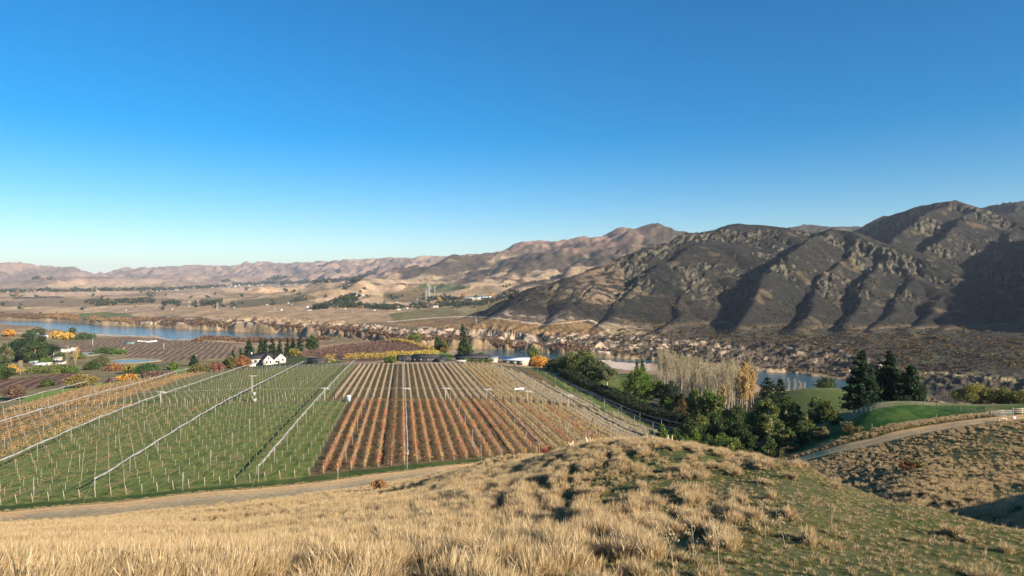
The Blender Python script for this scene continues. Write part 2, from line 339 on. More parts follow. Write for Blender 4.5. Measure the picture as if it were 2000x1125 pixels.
# far hills
tf = sst(-120, 60, fh); ch = mix(np.zeros_like(col)+A((.25, .175, .135)), (.36, .25, .175), sst(-.3, .6, fbm(X/900, Y/900, 5))); ch = mix(ch, (.15, .11, .095), sst(-.1, .6, fbm(X/600+5, Y/900, 5))*.8)
col = col*(1-tf[..., None])+ch*tf[..., None]; zone[(tf > .5)] = 6
tm = sst(-70, 0, mmh); hgt = mmh
cm = np.zeros_like(col)+A((.36, .26, .165)); cm = mix(cm, (.075, .058, .045), sst(-.35, .3, fbm(X/210, Y/260, 5)+sst(20, 130, hgt)*.75-.25)); cm = mix(cm, (.27, .175, .13), sst(150, 330, hgt+60*n3))
cm = mix(cm, (.05, .055, .03), sst(.25, .5, fbm(X/70, Y/70, 4)+.25*n3)*.6)
col = col*(1-tm[..., None])+cm*tm[..., None]; zone[(tm > .5) & (zone != 6)] = 7
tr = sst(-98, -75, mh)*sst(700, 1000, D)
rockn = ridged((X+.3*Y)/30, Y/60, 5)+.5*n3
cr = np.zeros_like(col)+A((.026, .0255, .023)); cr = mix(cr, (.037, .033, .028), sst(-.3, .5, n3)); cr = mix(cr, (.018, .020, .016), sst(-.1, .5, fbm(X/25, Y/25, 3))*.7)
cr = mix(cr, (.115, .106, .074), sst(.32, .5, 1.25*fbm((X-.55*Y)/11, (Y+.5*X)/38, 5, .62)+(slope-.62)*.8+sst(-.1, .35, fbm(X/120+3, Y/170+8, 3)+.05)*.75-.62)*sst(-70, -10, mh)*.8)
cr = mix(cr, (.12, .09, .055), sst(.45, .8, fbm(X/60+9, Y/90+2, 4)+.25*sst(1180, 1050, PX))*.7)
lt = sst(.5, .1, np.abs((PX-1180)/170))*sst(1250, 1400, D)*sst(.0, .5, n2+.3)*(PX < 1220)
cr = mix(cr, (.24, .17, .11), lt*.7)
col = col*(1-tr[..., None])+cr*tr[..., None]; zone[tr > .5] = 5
t_ = sst(1180, 1330, PX)*val*sst(0, 20, D-np.interp(PX, RF[:,0], RF[:,1])); ct_ = mix(np.zeros_like(col)+A((.050,.043,.036)), (.085,.078,.045), sst(.1,.6,fbm(X/50,Y/50,4))); ct_ = mix(ct_, (.04,.038,.026), sst(.0,.5,fbm(X/18,Y/18,3))*.7)
col = np.where((t_[..., None] > 0) & (tr < .5)[..., None], col*(1-t_[..., None])+ct_*t_[..., None], col)
# near slope under the mountain, on the far bank
fr = np.interp(PX, RF[:,0], RF[:,1]); rt = river_t(PX, D)
bk = sst(1720, 1640, PX)*sst(0, 15, D-fr)*(1-sst(150, 260, D-fr))*(D > 600)
cb = np.zeros_like(col)+A((.085, .068, .054)); cb = mix(cb, (.36, .28, .20), sst(.15, .5, fbm(X/22, Y/26, 5)+fbm(X/7,Y/7,3)*.5+(slope-.35)*.5+np.interp(PX, [300, 600, 900, 1150, 1300, 1500], [.05, .3, .05, .08, -.2, -.6]))); cb = mix(cb, (.12, .075, .04), sst(.0, .5, fbm(X/14, Y/14, 3))*(1-sst(0, 45, D-fr))*.8)
col = col*(1-bk[..., None])+cb*bk[..., None]; zone[(bk > .4)] = 8
def paint(poly, cc, dmin, dmax, wob=2.5, var=.25, rows=None):
    global col
    m = inpoly(PX, PY, poly, wob) & (D > dmin) & (D < dmax) & (zone != 5)
    k = 1+var*n2[..., None]
    cc = A(cc)*k
    if rows:
        ang, sp, dk = rows; ph = (X*math.cos(ang)+Y*math.sin(ang))/sp
        cc = cc*(1-dk*(.5+.5*np.sin(2*np.pi*ph))[..., None])
    col = np.where(m[..., None], cc, col)
paint([(270,598),(620,598),(780,605),(840,612),(760,628),(640,634),(480,624),(300,614)], (.30,.21,.125), 1300, 4000)
paint([(760,612),(960,590),(1030,590),(900,622),(770,632)], (.15,.13,.06), 1300, 4000)
paint([(755,634),(900,619),(960,622),(1040,632),(1130,625),(1195,655),(1100,656),(960,645)], (.24,.155,.075), 1150, 3000, rows=(.3, 9, .35))
paint([(820,555),(880,556),(935,562),(860,571),(800,573)], (.085,.10,.045), 1800, 6000)
paint([(750,571),(842,565),(830,592),(750,590)], (.15,.115,.06), 1800, 6000)
paint([(450,588),(600,575),(625,584),(520,597),(450,602)], (.13,.11,.06), 1800, 6000)
paint([(1150,625),(1175,628),(1262,652),(1200,657)], (.22,.17,.10), 1100, 2000, 1)
paint([(0,588),(130,584),(300,588),(280,596),(0,600)], (.20,.145,.09), 1800, 6000); paint([(150,612),(240,608),(260,618),(160,622)], (.12,.13,.05), 1600, 4000)
paint([(40,577),(150,572),(120,582),(20,584)], (.08,.07,.05), 3000, 7000); paint([(190,603),(290,598),(330,606),(230,612)], (.28,.2,.14), 1800, 4000)
for p, cc in [([(60,568),(210,564),(300,570),(180,578),(40,580)], (.46,.32,.2)), ([(430,562),(520,556),(620,556),(600,566),(520,574),(440,570)], (.50,.34,.2)), ([(320,574),(420,570),(440,580),(330,584)], (.40,.28,.19)), ([(600,585),(690,578),(760,592),(640,596)], (.40,.29,.19)),([(690,562),(740,556),(800,556),(790,566),(700,570)], (.42,.30,.19))]:
    paint(p, cc, 2200, 7000, 5, .5)
# left middle distance: lawns, orchards, vineyard blocks
paint([(0,640),(120,655),(470,676),(560,690),(500,705),(300,735),(0,760)], (.19,.155,.075), 400, 1350, 4, .5)
paint([(95,672),(250,658),(440,668),(475,680),(452,698),(330,706),(205,690),(110,690)], (.26,.18,.115), 640, 1350, 1.5, .2, (.35, 8, .6))
paint([(0,742),(150,727),(165,744),(40,764),(0,772)], (.22,.125,.08), 290, 900, 1, .2, (.45, 7, .6))
paint([(30,776),(200,747),(370,716),(428,718),(440,728),(330,752),(200,777),(60,790)], (.15,.22,.04), 290, 800, 1.5, .2)
paint([(480,716),(560,692),(640,702),(680,706),(600,722),(520,728)], (.075,.10,.03), 440, 640, 3, .3)
paint([(545,686),(680,668),(762,668),(858,684),(840,696),(700,708),(640,700)], (.12,.075,.055), 480, 800, 0, .2)
paint([(845,690),(905,686),(880,704),(845,704)], (.10,.14,.03), 440, 760, 2, .2)
# river margins: gravel and red willow scrub ground
gv = (rt < 0) & (rt > -70) & (D < fr) & (D > 600)
gpx = sst(1090, 1130, PX)*(1-sst(1250, 1290, PX))+sst(150, 190, PX)*(1-sst(470, 520, PX))*sst(-55, -8, rt)+sst(940,960,PX)*.0
col = mix(col, (.47, .39, .32), gv*gpx*sst(-.9, -.3, n2*.6+.2)); zone[gv & (gpx > .5)] = 9
# roads on the far bank under the mountain
def road(pts, wd, cc, dmin, dmax, zid=None):
    global col
    P = A(pts, float); yy = np.interp(PX, P[:,0], P[:,1]); m = (np.abs(PY-yy) < wd) & (PX > P[0,0]) & (PX < P[-1,0]) & (D > dmin) & (D < dmax)
    col = np.where(m[..., None], A(cc), col)
    if zid is not None: zone[m] = zid
road([(1215,672),(1330,672),(1430,677),(1540,684),(1600,694),(1680,706),(1790,722)], .9, (.27,.21,.15), 830, 1150)
road([(1290,666),(1340,668),(1370,661)], .8, (.24,.19,.14), 800, 1400)
road([(755,629),(830,622),(900,618),(960,620),(1060,634),(1110,630),(1150,625)], .9, (.42,.33,.24), 1150, 3000)
road([(1150,625),(1160,628),(1180,640),(1204,655)], 1.6, (.40,.32,.23), 1100, 2000)
road([(1680,712),(1790,724),(1900,735),(2000,742)], 1.6, (.2,.17,.09), 700, 1000)
# ---- vineyard, verge, track and paddocks
vn = np.interp(U, VNU, VND)    # near edge of the vineyard
ub = 74+.03*(D-200); uf = np.interp(U, [-163, -162, -128, -95, -60, 110], [0, 340, 408, 438, 437, 440])
inv = (D > vn-11) & (D < uf+7) & (U > -330) & (U < ub+5)
n5 = fbm(X/1.6, Y/3, 3)
cg = mix(np.zeros_like(col)+A((.125, .17, .035)), (.20, .18, .06), sst(-.1, .6, n1+.6*n5)); cg = mix(cg, (.06, .105, .02), sst(-.05, .5, fbm(X/2.6,Y/4.5,4)))
cs = mix(np.zeros_like(col)+A((.175, .115, .055)), (.09, .095, .03), sst(-.1, .5, n5+.4*n1)); cs = mix(cs, (.05, .04, .03), sst(.15, .45, n5)*.6)
soil = sst(-22.5, -19, U)*(D < 266)+sst(-31, -29, U)*(D >= 266)*.9
vc = cg*(1-soil[..., None])+cs*soil[..., None]
stripe = .5+.5*np.cos(2*np.pi*(U+17.5)/3.0)
vc = mix(vc, (.13, .085, .045), stripe*.55*soil); vc = mix(vc, (.16,.15,.055), stripe*.35*(1-soil))
vc = mix(vc, (.15, .115, .055), sst(3.2, 1.5, np.abs(D-267+.2*n1))*.8)
vc = mix(vc, (.16, .11, .05), sst(-105, -120, U)*.6)
verge = (D < vn-.5) | (U > ub+1) | (D > uf)
cv = mix(np.zeros_like(col)+A((.045, .075, .02)), (.075, .10, .028), sst(-.3, .5, n1)); vc = np.where(verge[..., None], cv, vc)
col = np.where(inv[..., None], vc, col); zone[inv] = 2
# near farm track with dry grass either side
tr_c = np.interp(PX, TRX, TRY)
td = D-tr_c
dry = (np.abs(td) < 9)*(PX > -500)
col = mix(col, (.48, .37, .21), sst(4.5, 2.8, np.abs(td+1.2))*(PX < 1500)); 
col = mix(col, (.46, .35, .20), sst(8, 5.5, np.abs(td+7.5)+1.2*n1)*(PX < 1150)*.85)
mt = (np.abs(td) < np.interp(PX, [0, 1400, 1600], [2.1, 2.1, 3.1])) & (PX > -800)
ct = mix(np.zeros_like(col)+A((.70, .44, .20)), (.60, .38, .17), sst(.0, .4, n5)); ct = mix(ct, (.30,.25,.12), sst(.55,.2,np.abs(td+.25*n1))*.5); ct = mix(ct, (.40,.27,.15), sst(.35,.1,np.abs(np.abs(td)-1.0+.12*n1))*.35)
col = np.where(mt[..., None], ct, col); zone[mt] = 1
# green paddocks and lawns on the right
gp = (D > tr_c+3) & (D < 470) & (U > ub+5)
cp = mix(np.zeros_like(col)+A((.12, .14, .04)), (.07, .115, .022), sst(-.3, .5, n2+.5*n1)); cp = mix(cp, (.19,.17,.07), sst(.2,.6,fbm(X/4,Y/7,4)))
col = np.where(gp[..., None], cp, col); zone[gp] = 3
pad = (PX > 1625) & (D > tr_c+8+np.interp(PX,[1625,1800,1950],[0,-1,-4])) & (D < 171) & (PX < 1925)
col = np.where(pad[..., None], mix(np.zeros_like(col)+A((.030, .080, .014)), (.065, .115, .022), sst(-.3, .6, n1+.8*n5)), col)
crest_ = (PX > 1640) & (D > 161) & (D < 180); col = np.where(crest_[..., None], mix(np.zeros_like(col)+A((.13, .15, .05)), (.22, .20, .09), sst(-.3,.4,n1)), col)
tus = (PX > 1500) & (PX <= 2600) & (D > tr_c+2.7) & (D <= tr_c+8+np.interp(PX,[1625,1800,1950],[0,-1,-4]))
col = np.where(tus[..., None], mix(np.zeros_like(col)+A((.22, .18, .09)), (.08, .09, .03), sst(-.3, .4, n1)), col)
dr2 = (PX > 1780) & (D > 176) & (D < 240); col = mix(col, (.33, .25, .12), dr2*sst(-.5, .2, n1)*.9)
hill = (PX > 1540) & (PX < 1700) & (D > 240) & (D < 330); col = np.where(hill[..., None], mix(np.zeros_like(col)+A((.085, .115, .028)), (.2,.19,.08), sst(-.2,.7,n1+.5*n5+(D-295)/30)), col)
# brown poplar floor
pf = (PX > 1270) & (PX < 1500) & (D > 240) & (D < 620); col = np.where(pf[..., None], A((.13, .11, .06))*(1+.3*n1[..., None]), col)
far_water = rt > -1
col = np.clip(col*(1+.10*n5[..., None]), .01, .9)
names = {0:'hillside', 1:'farm_track', 2:'vineyard_ground', 3:'paddock', 4:'valley_floor', 5:'rocky_mountain', 6:'far_hills', 7:'middle_range', 8:'river_bank', 9:'river_gravel'}
gmat = {0: attr_mat('hill_soil', 1.2, .75, 1.25, .5, .12), 1: attr_mat('track_dirt', 2.0, .8, 1.15, .4, .05), 2: attr_mat('vineyard_soil', .9, .75, 1.25, .6, .2), 3: attr_mat('paddock_grass', .8, .8, 1.2, .5, .2),
 4: attr_mat('valley_soil', .12, .7, 1.3, .6, 1.0), 5: attr_mat('mountain_rock', .09, .6, 1.4, 1.0, 4.0, detail=8), 6: attr_mat('far_hill', .004, .85, 1.15), 7: attr_mat('range_soil', .02, .65, 1.35, .6, 6, detail=8), 8: attr_mat('bank_rock', .12, .6, 1.4, 1.0, 2.0, detail=7), 9: attr_mat('gravel', .4, .8, 1.2, .3, .3)}
Vg = np.stack([X, Y, Zt], -1).reshape(-1, 3); Cg = col.reshape(-1, 3)
ii = np.arange(nr-1)[:, None]*nc+np.arange(nc-1)[None]; quads = np.stack([ii, ii+1, ii+nc+1, ii+nc], -1).reshape(-1, 4); qz = zone[:-1, :-1].reshape(-1)
for k, nm in names.items():
    q = quads[qz == k]
    if not len(q): continue
    u, inv_ = np.unique(q, return_inverse=True)
    o = link(nm, np_mesh(nm, Vg[u], inv_.reshape(-1, 4), gmat[k], Cg[u], smooth=(True)))
    tag(o, kind='structure')
# ground behind and beside the camera
ys = np.array([3.0, 1, -3, -10, -40, -120]); px2 = np.array([-900., 0, 1000, 2000, 2900])
z3 = H((px2-1000)/F*3, np.full(5, 3.0)); Vb = [((p-1000)/F*3*(1 if j == 0 else 6**j), y, z) for j, y in enumerate(ys) for p, z in zip(px2, z3)]
fb = [(j*5+i, j*5+i+1, j*5+i+6, j*5+i+5) for j in range(5) for i in range(4)]
o = link('hillside', np_mesh('hillside_back', np.array(Vb), np.array(fb)[:, ::-1], gmat[0], np.full((len(Vb), 3), (.2, .165, .08)))); tag(o, kind='structure')
# ---------------------------------------------------------------- water
def water_mat(name, c):
    m, nt, b = new_mat(name, .08, .5); b.inputs['Base Color'].default_value = (*c, 1)
    n = noise_node(nt, .35, 3); bump(nt, b, n.outputs[0], .75, .45); b.inputs['IOR'].default_value = 1.33
    return m
wm = water_mat('river_water', (.018, .075, .09))
pw = np.arange(-900, 2900, 20.0); Va = np.array([((p-1000)/F*np.interp(p, RF[:,0], RF[:,1])*1.0, np.interp(p, RF[:,0], RF[:,1]), 0) for p in pw]); Vb2 = np.array([((p-1000)/F*np.interp(p, RN[:,0], RN[:,1]), np.interp(p, RN[:,0], RN[:,1]), 0) for p in pw])
ra = A([((p-1000)/F*d, d, -109.9) for p in pw for d in (np.interp(p, RF[:,0], RF[:,1])+25, np.interp(p, RN[:,0], RN[:,1])-25)])
k = np.arange(len(pw)-1)*2; o = link('river', np_mesh('river', ra, np.stack([k+1, k+3, k+2, k], 1), wm)); tag(o, kind='structure')
# ---------------------------------------------------------------- instanced stuff (geometry nodes over points)
def scatter(name, P, rot, sc, ix, protos, label=None):
    me = bpy.data.meshes.new(name); me.vertices.add(len(P)); me.vertices.foreach_set('co', np.ascontiguousarray(P, np.float32).ravel())
    a = me.attributes.new('rot', 'FLOAT_VECTOR', 'POINT'); a.data.foreach_set('vector', np.ascontiguousarray(rot, np.float32).ravel())
    a = me.attributes.new('sc', 'FLOAT_VECTOR', 'POINT'); a.data.foreach_set('vector', np.ascontiguousarray(sc, np.float32).ravel())
    a = me.attributes.new('ix', 'INT', 'POINT'); a.data.foreach_set('value', np.ascontiguousarray(ix, np.int32))
    o = link(name, me); col_ = bpy.data.collections.new(name+'_kinds')
    for i, pm in enumerate(protos):
        po = bpy.data.objects.new('kind_%02d' % i, pm); col_.objects.link(po)
    g = bpy.data.node_groups.new(name, 'GeometryNodeTree'); N = g.nodes; L = g.links
    g.interface.new_socket('Geometry', in_out='INPUT', socket_type='NodeSocketGeometry'); g.interface.new_socket('Geometry', in_out='OUTPUT', socket_type='NodeSocketGeometry')
    gi = N.new('NodeGroupInput'); go = N.new('NodeGroupOutput'); ip = N.new('GeometryNodeInstanceOnPoints'); ci = N.new('GeometryNodeCollectionInfo')
    ci.inputs['Collection'].default_value = col_; ci.inputs['Separate Children'].default_value = True; ci.inputs['Reset Children'].default_value = True
    def na(nm, t):
        n = N.new('GeometryNodeInputNamedAttribute'); n.data_type = t; n.inputs['Name'].default_value = nm; return [s for s in n.outputs if s.enabled and s.name == 'Attribute'][0]
    L.new(gi.outputs[0], ip.inputs['Points']); L.new(ci.outputs[0], ip.inputs['Instance']); ip.inputs['Pick Instance'].default_value = True
    L.new(na('ix', 'INT'), ip.inputs['Instance Index']); L.new(na('rot', 'FLOAT_VECTOR'), ip.inputs['Rotation']); L.new(na('sc', 'FLOAT_VECTOR'), ip.inputs['Scale'])
    L.new(ip.outputs[0], go.inputs[0]); md = o.modifiers.new('scatter', 'NODES'); md.node_group = g
    tag(o, kind='stuff'); return o
def leafmat(name, tr=.25, lo=.8, hi=1.2, sc=2):
    m = attr_mat(name, sc, lo, hi, rough=.8, spec=.15); nt = m.node_tree; b = nt.nodes['Principled BSDF']
    t = nt.nodes.new('ShaderNodeBsdfTranslucent'); mx = nt.nodes.new('ShaderNodeMixShader'); mx.inputs[0].default_value = tr
    src = b.inputs['Base Color'].links[0].from_socket; nt.links.new(src, t.inputs[0])
    out = nt.nodes['Material Output']; nt.links.new(b.outputs[0], mx.inputs[1]); nt.links.new(t.outputs[0], mx.inputs[2]); nt.links.new(mx.outputs[0], out.inputs[0]); return m
LEAF = leafmat('foliage'); GRASSM = leafmat('grass_blades', .3, .85, 1.15); BARK = attr_mat('bark', 3, .7, 1.3, .5, .03)
def tuft(seed, nb, h, spread, cols, wid=.012, lean=.25, base=.12):
    r = np.random.default_rng(seed); V = []; F4 = []; F3 = []; Cc = []
    a = r.random(nb)*6.283; rb = base*np.sqrt(r.random(nb)); L = h*(.55+.5*r.random(nb)); ln = (spread*r.random(nb))+.04
    d = np.stack([np.cos(a), np.sin(a), 0*a], 1); side = np.stack([-np.sin(a+r.normal(0,.8,nb)), np.cos(a+r.normal(0,.8,nb)), 0*a], 1)
    p0 = d*rb[:,None]; p1 = p0+d*(L*ln*.35)[:,None]+np.array([lean*.25,0,0])*L[:,None]+np.array([0,0,1])*(L*.55)[:,None]
    p2 = p0+d*(L*ln)[:,None]+np.array([lean,0,0])*L[:,None]*.75+np.array([0,0,1])*(L*(1-.35*ln))[:,None]
    w = wid*(.7+.6*r.random(nb))[:,None]
    V = np.stack([p0-side*w*.6, p0+side*w*.6, p1-side*w, p1+side*w, p2], 1).reshape(-1,3); k = np.arange(nb)[:,None]*5
    F4 = k+np.array([[0,1,3,2]]); F3 = k+np.array([[2,3,4]])
    ci = r.integers(0, len(cols), nb); c = np.array(cols)[ci]*(.8+.4*r.random((nb,1))); c5 = np.repeat(c[:,None], 5, 1); c5[:,0] *= .75; c5[:,1] *= .75; c5[:,4] *= 1.12
    return np_mesh('tuft', V, [F3, F4], GRASSM, c5.reshape(-1,3))
gold = [(.60,.45,.25),(.50,.36,.19),(.66,.52,.32),(.36,.27,.13)]; olive = [(.20,.18,.07),(.30,.25,.11),(.13,.14,.045)]; green = [(.10,.14,.035),(.14,.17,.05),(.075,.11,.03),(.22,.21,.09)]
protos = [tuft(i, 95, .66+.1*i, .42, gold[i%2:], .009, .12, .16) for i in range(4)]+[tuft(10+i, 75, .42, .75, gold+olive, .010, .2, .16) for i in range(3)]+[tuft(20+i, 60, .20, 1.0, green, .014, .12, .2) for i in range(3)]+[tuft(30+i, 60, .32, .9, olive+green[:1], .014, .1, .18) for i in range(2)]
protos += [tuft(40+i, 16, 1.0, .4, [(.62,.50,.30),(.5,.38,.22),(.42,.22,.13)], .011, .2, .10) for i in range(2)]
def grass():
    r = np.random.default_rng(11); P = []
    N = 230000
    # even density over the hillside with extra close to the camera
    d = np.concatenate([np.sqrt(r.random(N)*(136**2-60**2)+60**2), np.sqrt(r.random(int(N*.8))*(60**2-8**2)+8**2), np.sqrt(r.random(14000)*(22**2-7**2)+7**2)])
    px = r.uniform(-60, 2060, len(d)); x = (px-1000)/F*d; y = d
    trc = np.interp(px, TRX, TRY)
    keep = (d < trc-3.2-1.8*(px > 1450)) & ((d < trc-8.5+2*perlin(px/25, d*0)) | (px > 1150) | (r.random(len(d)) < .18)); px, d, x, y, trc = px[keep], d[keep], x[keep], y[keep], trc[keep]
    a = fbm(x/1.0, y/1.6, 3)*np.interp(px, [600, 1100], [1.55, 1.15]); b = fbm(x/9, y/11, 3); e = perlin(x/28+3, y/34)
    # greener, grazed ground on the near right flank; tall gold grass on the left and over the crest
    g = np.interp(px, [700, 1000, 1250, 1450, 1700, 2000], [-.12, -.04, .10, .40, .68, .78])*sst(np.interp(px, [1000, 1500], [34, 60]), 13, d)
    right = sst(1450, 1750, px)*sst(34, 50, d)
    s = a*.9+b*.55+e*.5-g*1.35+.10
    ix = np.where(s > .12, r.integers(0, 4, len(d)), np.where(s > -.22, r.integers(4, 7, len(d)), np.where(s > -.5, 10+r.integers(0, 2, len(d)), 7+r.integers(0, 3, len(d)))))
    gap = (s < -.05) & (r.random(len(d)) < .5+.35*(d > 40)); ix = np.where(right*r.random(len(d)) > .5, 10+r.integers(0,2,len(d)), ix); gap |= (right > .3) & (a+b*.8 < .12) & (r.random(len(d)) < .8)
    ix = np.where((ix >= 7) & (ix < 10) & (r.random(len(d)) < .28), r.integers(4, 7, len(d)), ix)
    ix = np.where((trc-d < 14) & (px < 1200), r.integers(4, 7, len(d)), ix)
    ix = np.where((ix < 7) & (r.random(len(d)) < .05), 12+r.integers(0, 2, len(d)), ix)
    k = ~gap; x, y, ix, px, d, s, trc = x[k], y[k], ix[k], px[k], d[k], s[k], trc[k]
    sc = (.36+.36*r.random(len(x)))*np.interp(px, [900, 1300], [1, .78])*np.where(s < -.22, .75, 1)*(1+.35*np.clip(s, -.4, 1))*np.interp(d, [8, 60, 130], [.8, 1.0, 1.05])*np.where((trc-d < 14) & (px < 1250), .35, 1)
    z = H(x, y)-.03; rot = np.stack([r.normal(0,.1,len(x)), r.normal(.0,.12,len(x)), r.normal(0,.7,len(x))+.1], 1)
    scatter('dry_grass', np.stack([x,y,z],1), rot, np.stack([sc*1.15, sc*1.15, sc*(.9+.3*r.random(len(x)))],1), ix, protos)
    # strip beyond the track and the bank right of it
    n = 26000; px = r.uniform(-40, 2040, n); off = np.where(px > 1480, r.uniform(3.4, 7.5, n), r.uniform(1.8, 4.5, n)); trc = np.interp(px, TRX, TRY)
    d = trc+off; k = (px > 1480) & (px < 1960) & (r.random(n) < .9) | (px <= 1180) & (perlin(px/9, off) > -.1) & (off < 3+perlin(px/20,px*0)*1.2)
    d, px, off = d[k], px[k], off[k]; x = (px-1000)/F*d; n = len(x)
    ix = np.where(px > 1480, r.choice([0, 4, 5, 10, 11, 7], n), r.choice([4, 5, 6, 10], n)); sc = r.uniform(.6, 1.1, n)*np.where(px > 1480, 1.25, .6)
    scatter('verge_grass', np.stack([x, d, H(x, d)-.03],1), np.stack([r.normal(0,.1,n), r.normal(.05,.1,n), r.normal(0,.8,n)],1), np.stack([sc]*3,1), ix, protos)
grass()
def bush_mesh(seed, n, cols, sz=.42, flat=.62):
    r = np.random.default_rng(seed); cen = r.normal(0, .32, (9,3)); cen[:,2] = np.abs(cen[:,2])*flat+.3
    c = cen[r.integers(0, 9, n)]+r.normal(0, .17, (n,3)); c[:,2] = np.maximum(c[:,2], .03)
    return quads_cloud(r, c, sz*(.6+.8*r.random(n))*.5, np.array(cols)[r.integers(0, len(cols), n)]*(.7+.6*r.random((n,1))))
def quads_cloud(r, c, s, col_, up=0.0, mat=None, name='foliage', asp=1.0, raw=False):
    n = len(c); a = r.normal(0, 1, (n,3)); a[:,2] += up*2; a /= np.linalg.norm(a, axis=1)[:,None]; b = np.cross(a, r.normal(0,1,(n,3))); b /= np.linalg.norm(b, axis=1)[:,None]
    a = a*s[:,None]; b = b*(s*asp)[:,None]*.75
    V = np.stack([c-a, c-b*.9+a*.1, c+a, c+b*.9+a*.1], 1).reshape(-1,3); Fq = np.arange(n*4).reshape(-1,4); cc = np.repeat(col_, 4, 0)
    if raw: return V, Fq, cc
    return np_mesh(name, V, Fq, mat or LEAF, cc)
def scrub():
    r = np.random.default_rng(5)
    dark = [(.045,.055,.03),(.06,.06,.035),(.08,.07,.04)]; rust = [(.12,.07,.035),(.10,.06,.03),(.16,.10,.04),(.07,.055,.03)]; tan = [(.26,.2,.11),(.2,.16,.08)]
    pr = [bush_mesh(1, 46, dark), bush_mesh(2, 46, dark+tan), bush_mesh(3, 50, rust), bush_mesh(4, 50, rust+[(.35,.22,.06)])]
    n = 60000; px = r.uniform(1040, 2060, n); d = r.uniform(780, 1750, n); x = (px-1000)/F*d
    z = H(x, d); f = np.interp(px, RF[:,0], RF[:,1]); den = .08+.28*sst(-60, -95, z)+.5*np.clip(fbm(x/70, d/90, 3), 0, 1)*sst(10, -50, z)+.25*sst(.2, .6, -np.abs(perlin((x-.3*d)/60, d/300))+.25)
    k = (d > f+3) & (r.random(n) < den*np.interp(px, [1100, 1350], [.3, .62])*np.where(z > -80, .5, 1)) & (z < 90) & ~((px < 1210) & (px > 1040) & (d > 1130) & (z < -60) & (d < 1400)); x, d, z, px = x[k], d[k], z[k], px[k]; n = len(x)
    ix = np.where(r.random(n) < .80-.25*sst(1500, 1250, px)*(z < -40), r.integers(0, 2, n), r.integers(2, 4, n)); sc = r.uniform(1.6, 4.6, n)*np.where(r.random(n) < .08, 1.5, 1)
    scatter('hillside_scrub', np.stack([x, d, z-.2],1), np.stack([0*x, 0*x, r.uniform(0,6,n)],1), np.stack([sc, sc, sc*.8],1), ix, pr)
    # willow scrub along the water's edge, rusty and orange
    red = [(.21,.12,.07),(.17,.09,.055),(.26,.16,.08),(.15,.10,.07)]; pr2 = [bush_mesh(11, 60, red), bush_mesh(12, 60, red[1:]+[(.15,.10,.07)]), bush_mesh(13, 60, [(.36,.22,.10),(.30,.18,.08)])]
    n = 4300; px = r.uniform(-20, 1180, n); f = np.interp(px, RF[:,0], RF[:,1]); nb = np.interp(px, RN[:,0], RN[:,1]); near = (r.random(n) < .33) & (px > 380) & (px < 640)
    d = np.where(near, nb-r.random(n)*60-4, f+2+np.abs(r.normal(0, 26, n))*np.interp(px, [0, 300, 700, 1180], [3.2, 1.7, .9, .5])); x = (px-1000)/F*d; z = H(x, d)
    k = (river_t(px, d) < -3) & (z < -88) & (perlin(px/18, d/300) > np.where(near, -.4, -.28)); x, d, z, px = x[k], d[k], z[k], px[k]; n = len(x)
    ix = np.where((px > 90) & (px < 290) & (r.random(n) < .6), 2, r.integers(0, 2, n)); sc = r.uniform(3.5, 8, n)
    scatter('willow_scrub', np.stack([x, d, z-.3],1), np.stack([0*x, 0*x, r.uniform(0,6,n)],1), np.stack([sc, sc, sc*.85],1), ix, pr2)
    # far-off tree belts and garden trees of the valley floor
    dk = [(.035,.055,.04),(.05,.07,.04),(.03,.045,.035)]; pr3 = [bush_mesh(21, 50, dk, .5, .8), bush_mesh(22, 50, dk+[(.10,.09,.05)], .5, .9), bush_mesh(23, 40, [(.3,.2,.08),(.2,.12,.08)], .5, .9)]
    P = []
    for (x0, y0, x1, y1, n, sp) in [(455,557,560,553,110,1.6),(555,554,700,548,170,2.0),(688,550,735,532,80,2.0),(520,548,560,542,40,2),(100,570,320,566,130,1.5),(0,571,100,568,50,1.5),(170,592,300,589,140,3),(190,596,225,594,60,2),(320,594,350,592,30,2),(395,595,430,592,60,3),(300,568,440,560,70,1.5),(435,551,450,549,16,1.5),(805,600,940,594,170,3),(940,594,1010,576,90,3),(700,601,790,602,60,3),(830,584,900,586,30,3),(615,603,650,594,26,3),(655,600,690,598,30,3),(648,592,690,578,45,4),(60,545,110,546,15,1),(1000,571,1010,575,14,2)]:
        t = r.random(n); P += [(x0+(x1-x0)*a+r.normal(0,1), y0+(y1-y0)*a+r.normal(0, sp*.5)) for a in t]
    for _ in range(75): P.append((r.uniform(0, 1000), r.uniform(562, 606)))
    Q = []
    for (a, b) in P:
        h_ = hit(a, b, 1200)
        if h_ is not None: Q.append(h_)
    Q = np.array(Q); n = len(Q); sc = Q[:,1]*r.uniform(.0028, .0050, n)*np.interp(Q[:,1], [1500, 9000], [1.2, .7])
    scatter('distant_trees', Q-[0,0,.5], np.stack([np.zeros(n), np.zeros(n), r.uniform(0,6,n)],1), np.stack([sc, sc, sc],1), np.where(r.random(n) < .9, r.integers(0,2,n), 2), pr3)
def hit(px, py, dmin=450):
    """first visible ground point at photo position (px, py) beyond dmin"""
    j = int(np.argmin(np.abs(pxs-px))); i0 = int(np.searchsorted(ds, dmin)); c = PY[i0:, j]
    w = np.nonzero(c <= py)[0]
    if not len(w): return None
    i = i0+w[0]
    if i > i0 and PY[i-1, j] != PY[i, j]: t = np.clip((PY[i-1, j]-py)/(PY[i-1, j]-PY[i, j]), 0, 1); d = ds[i-1]+(ds[i]-ds[i-1])*t
    else: d = ds[i]
    x = (px-1000)/F*d; return (x, d, hz(x, d))
scrub()
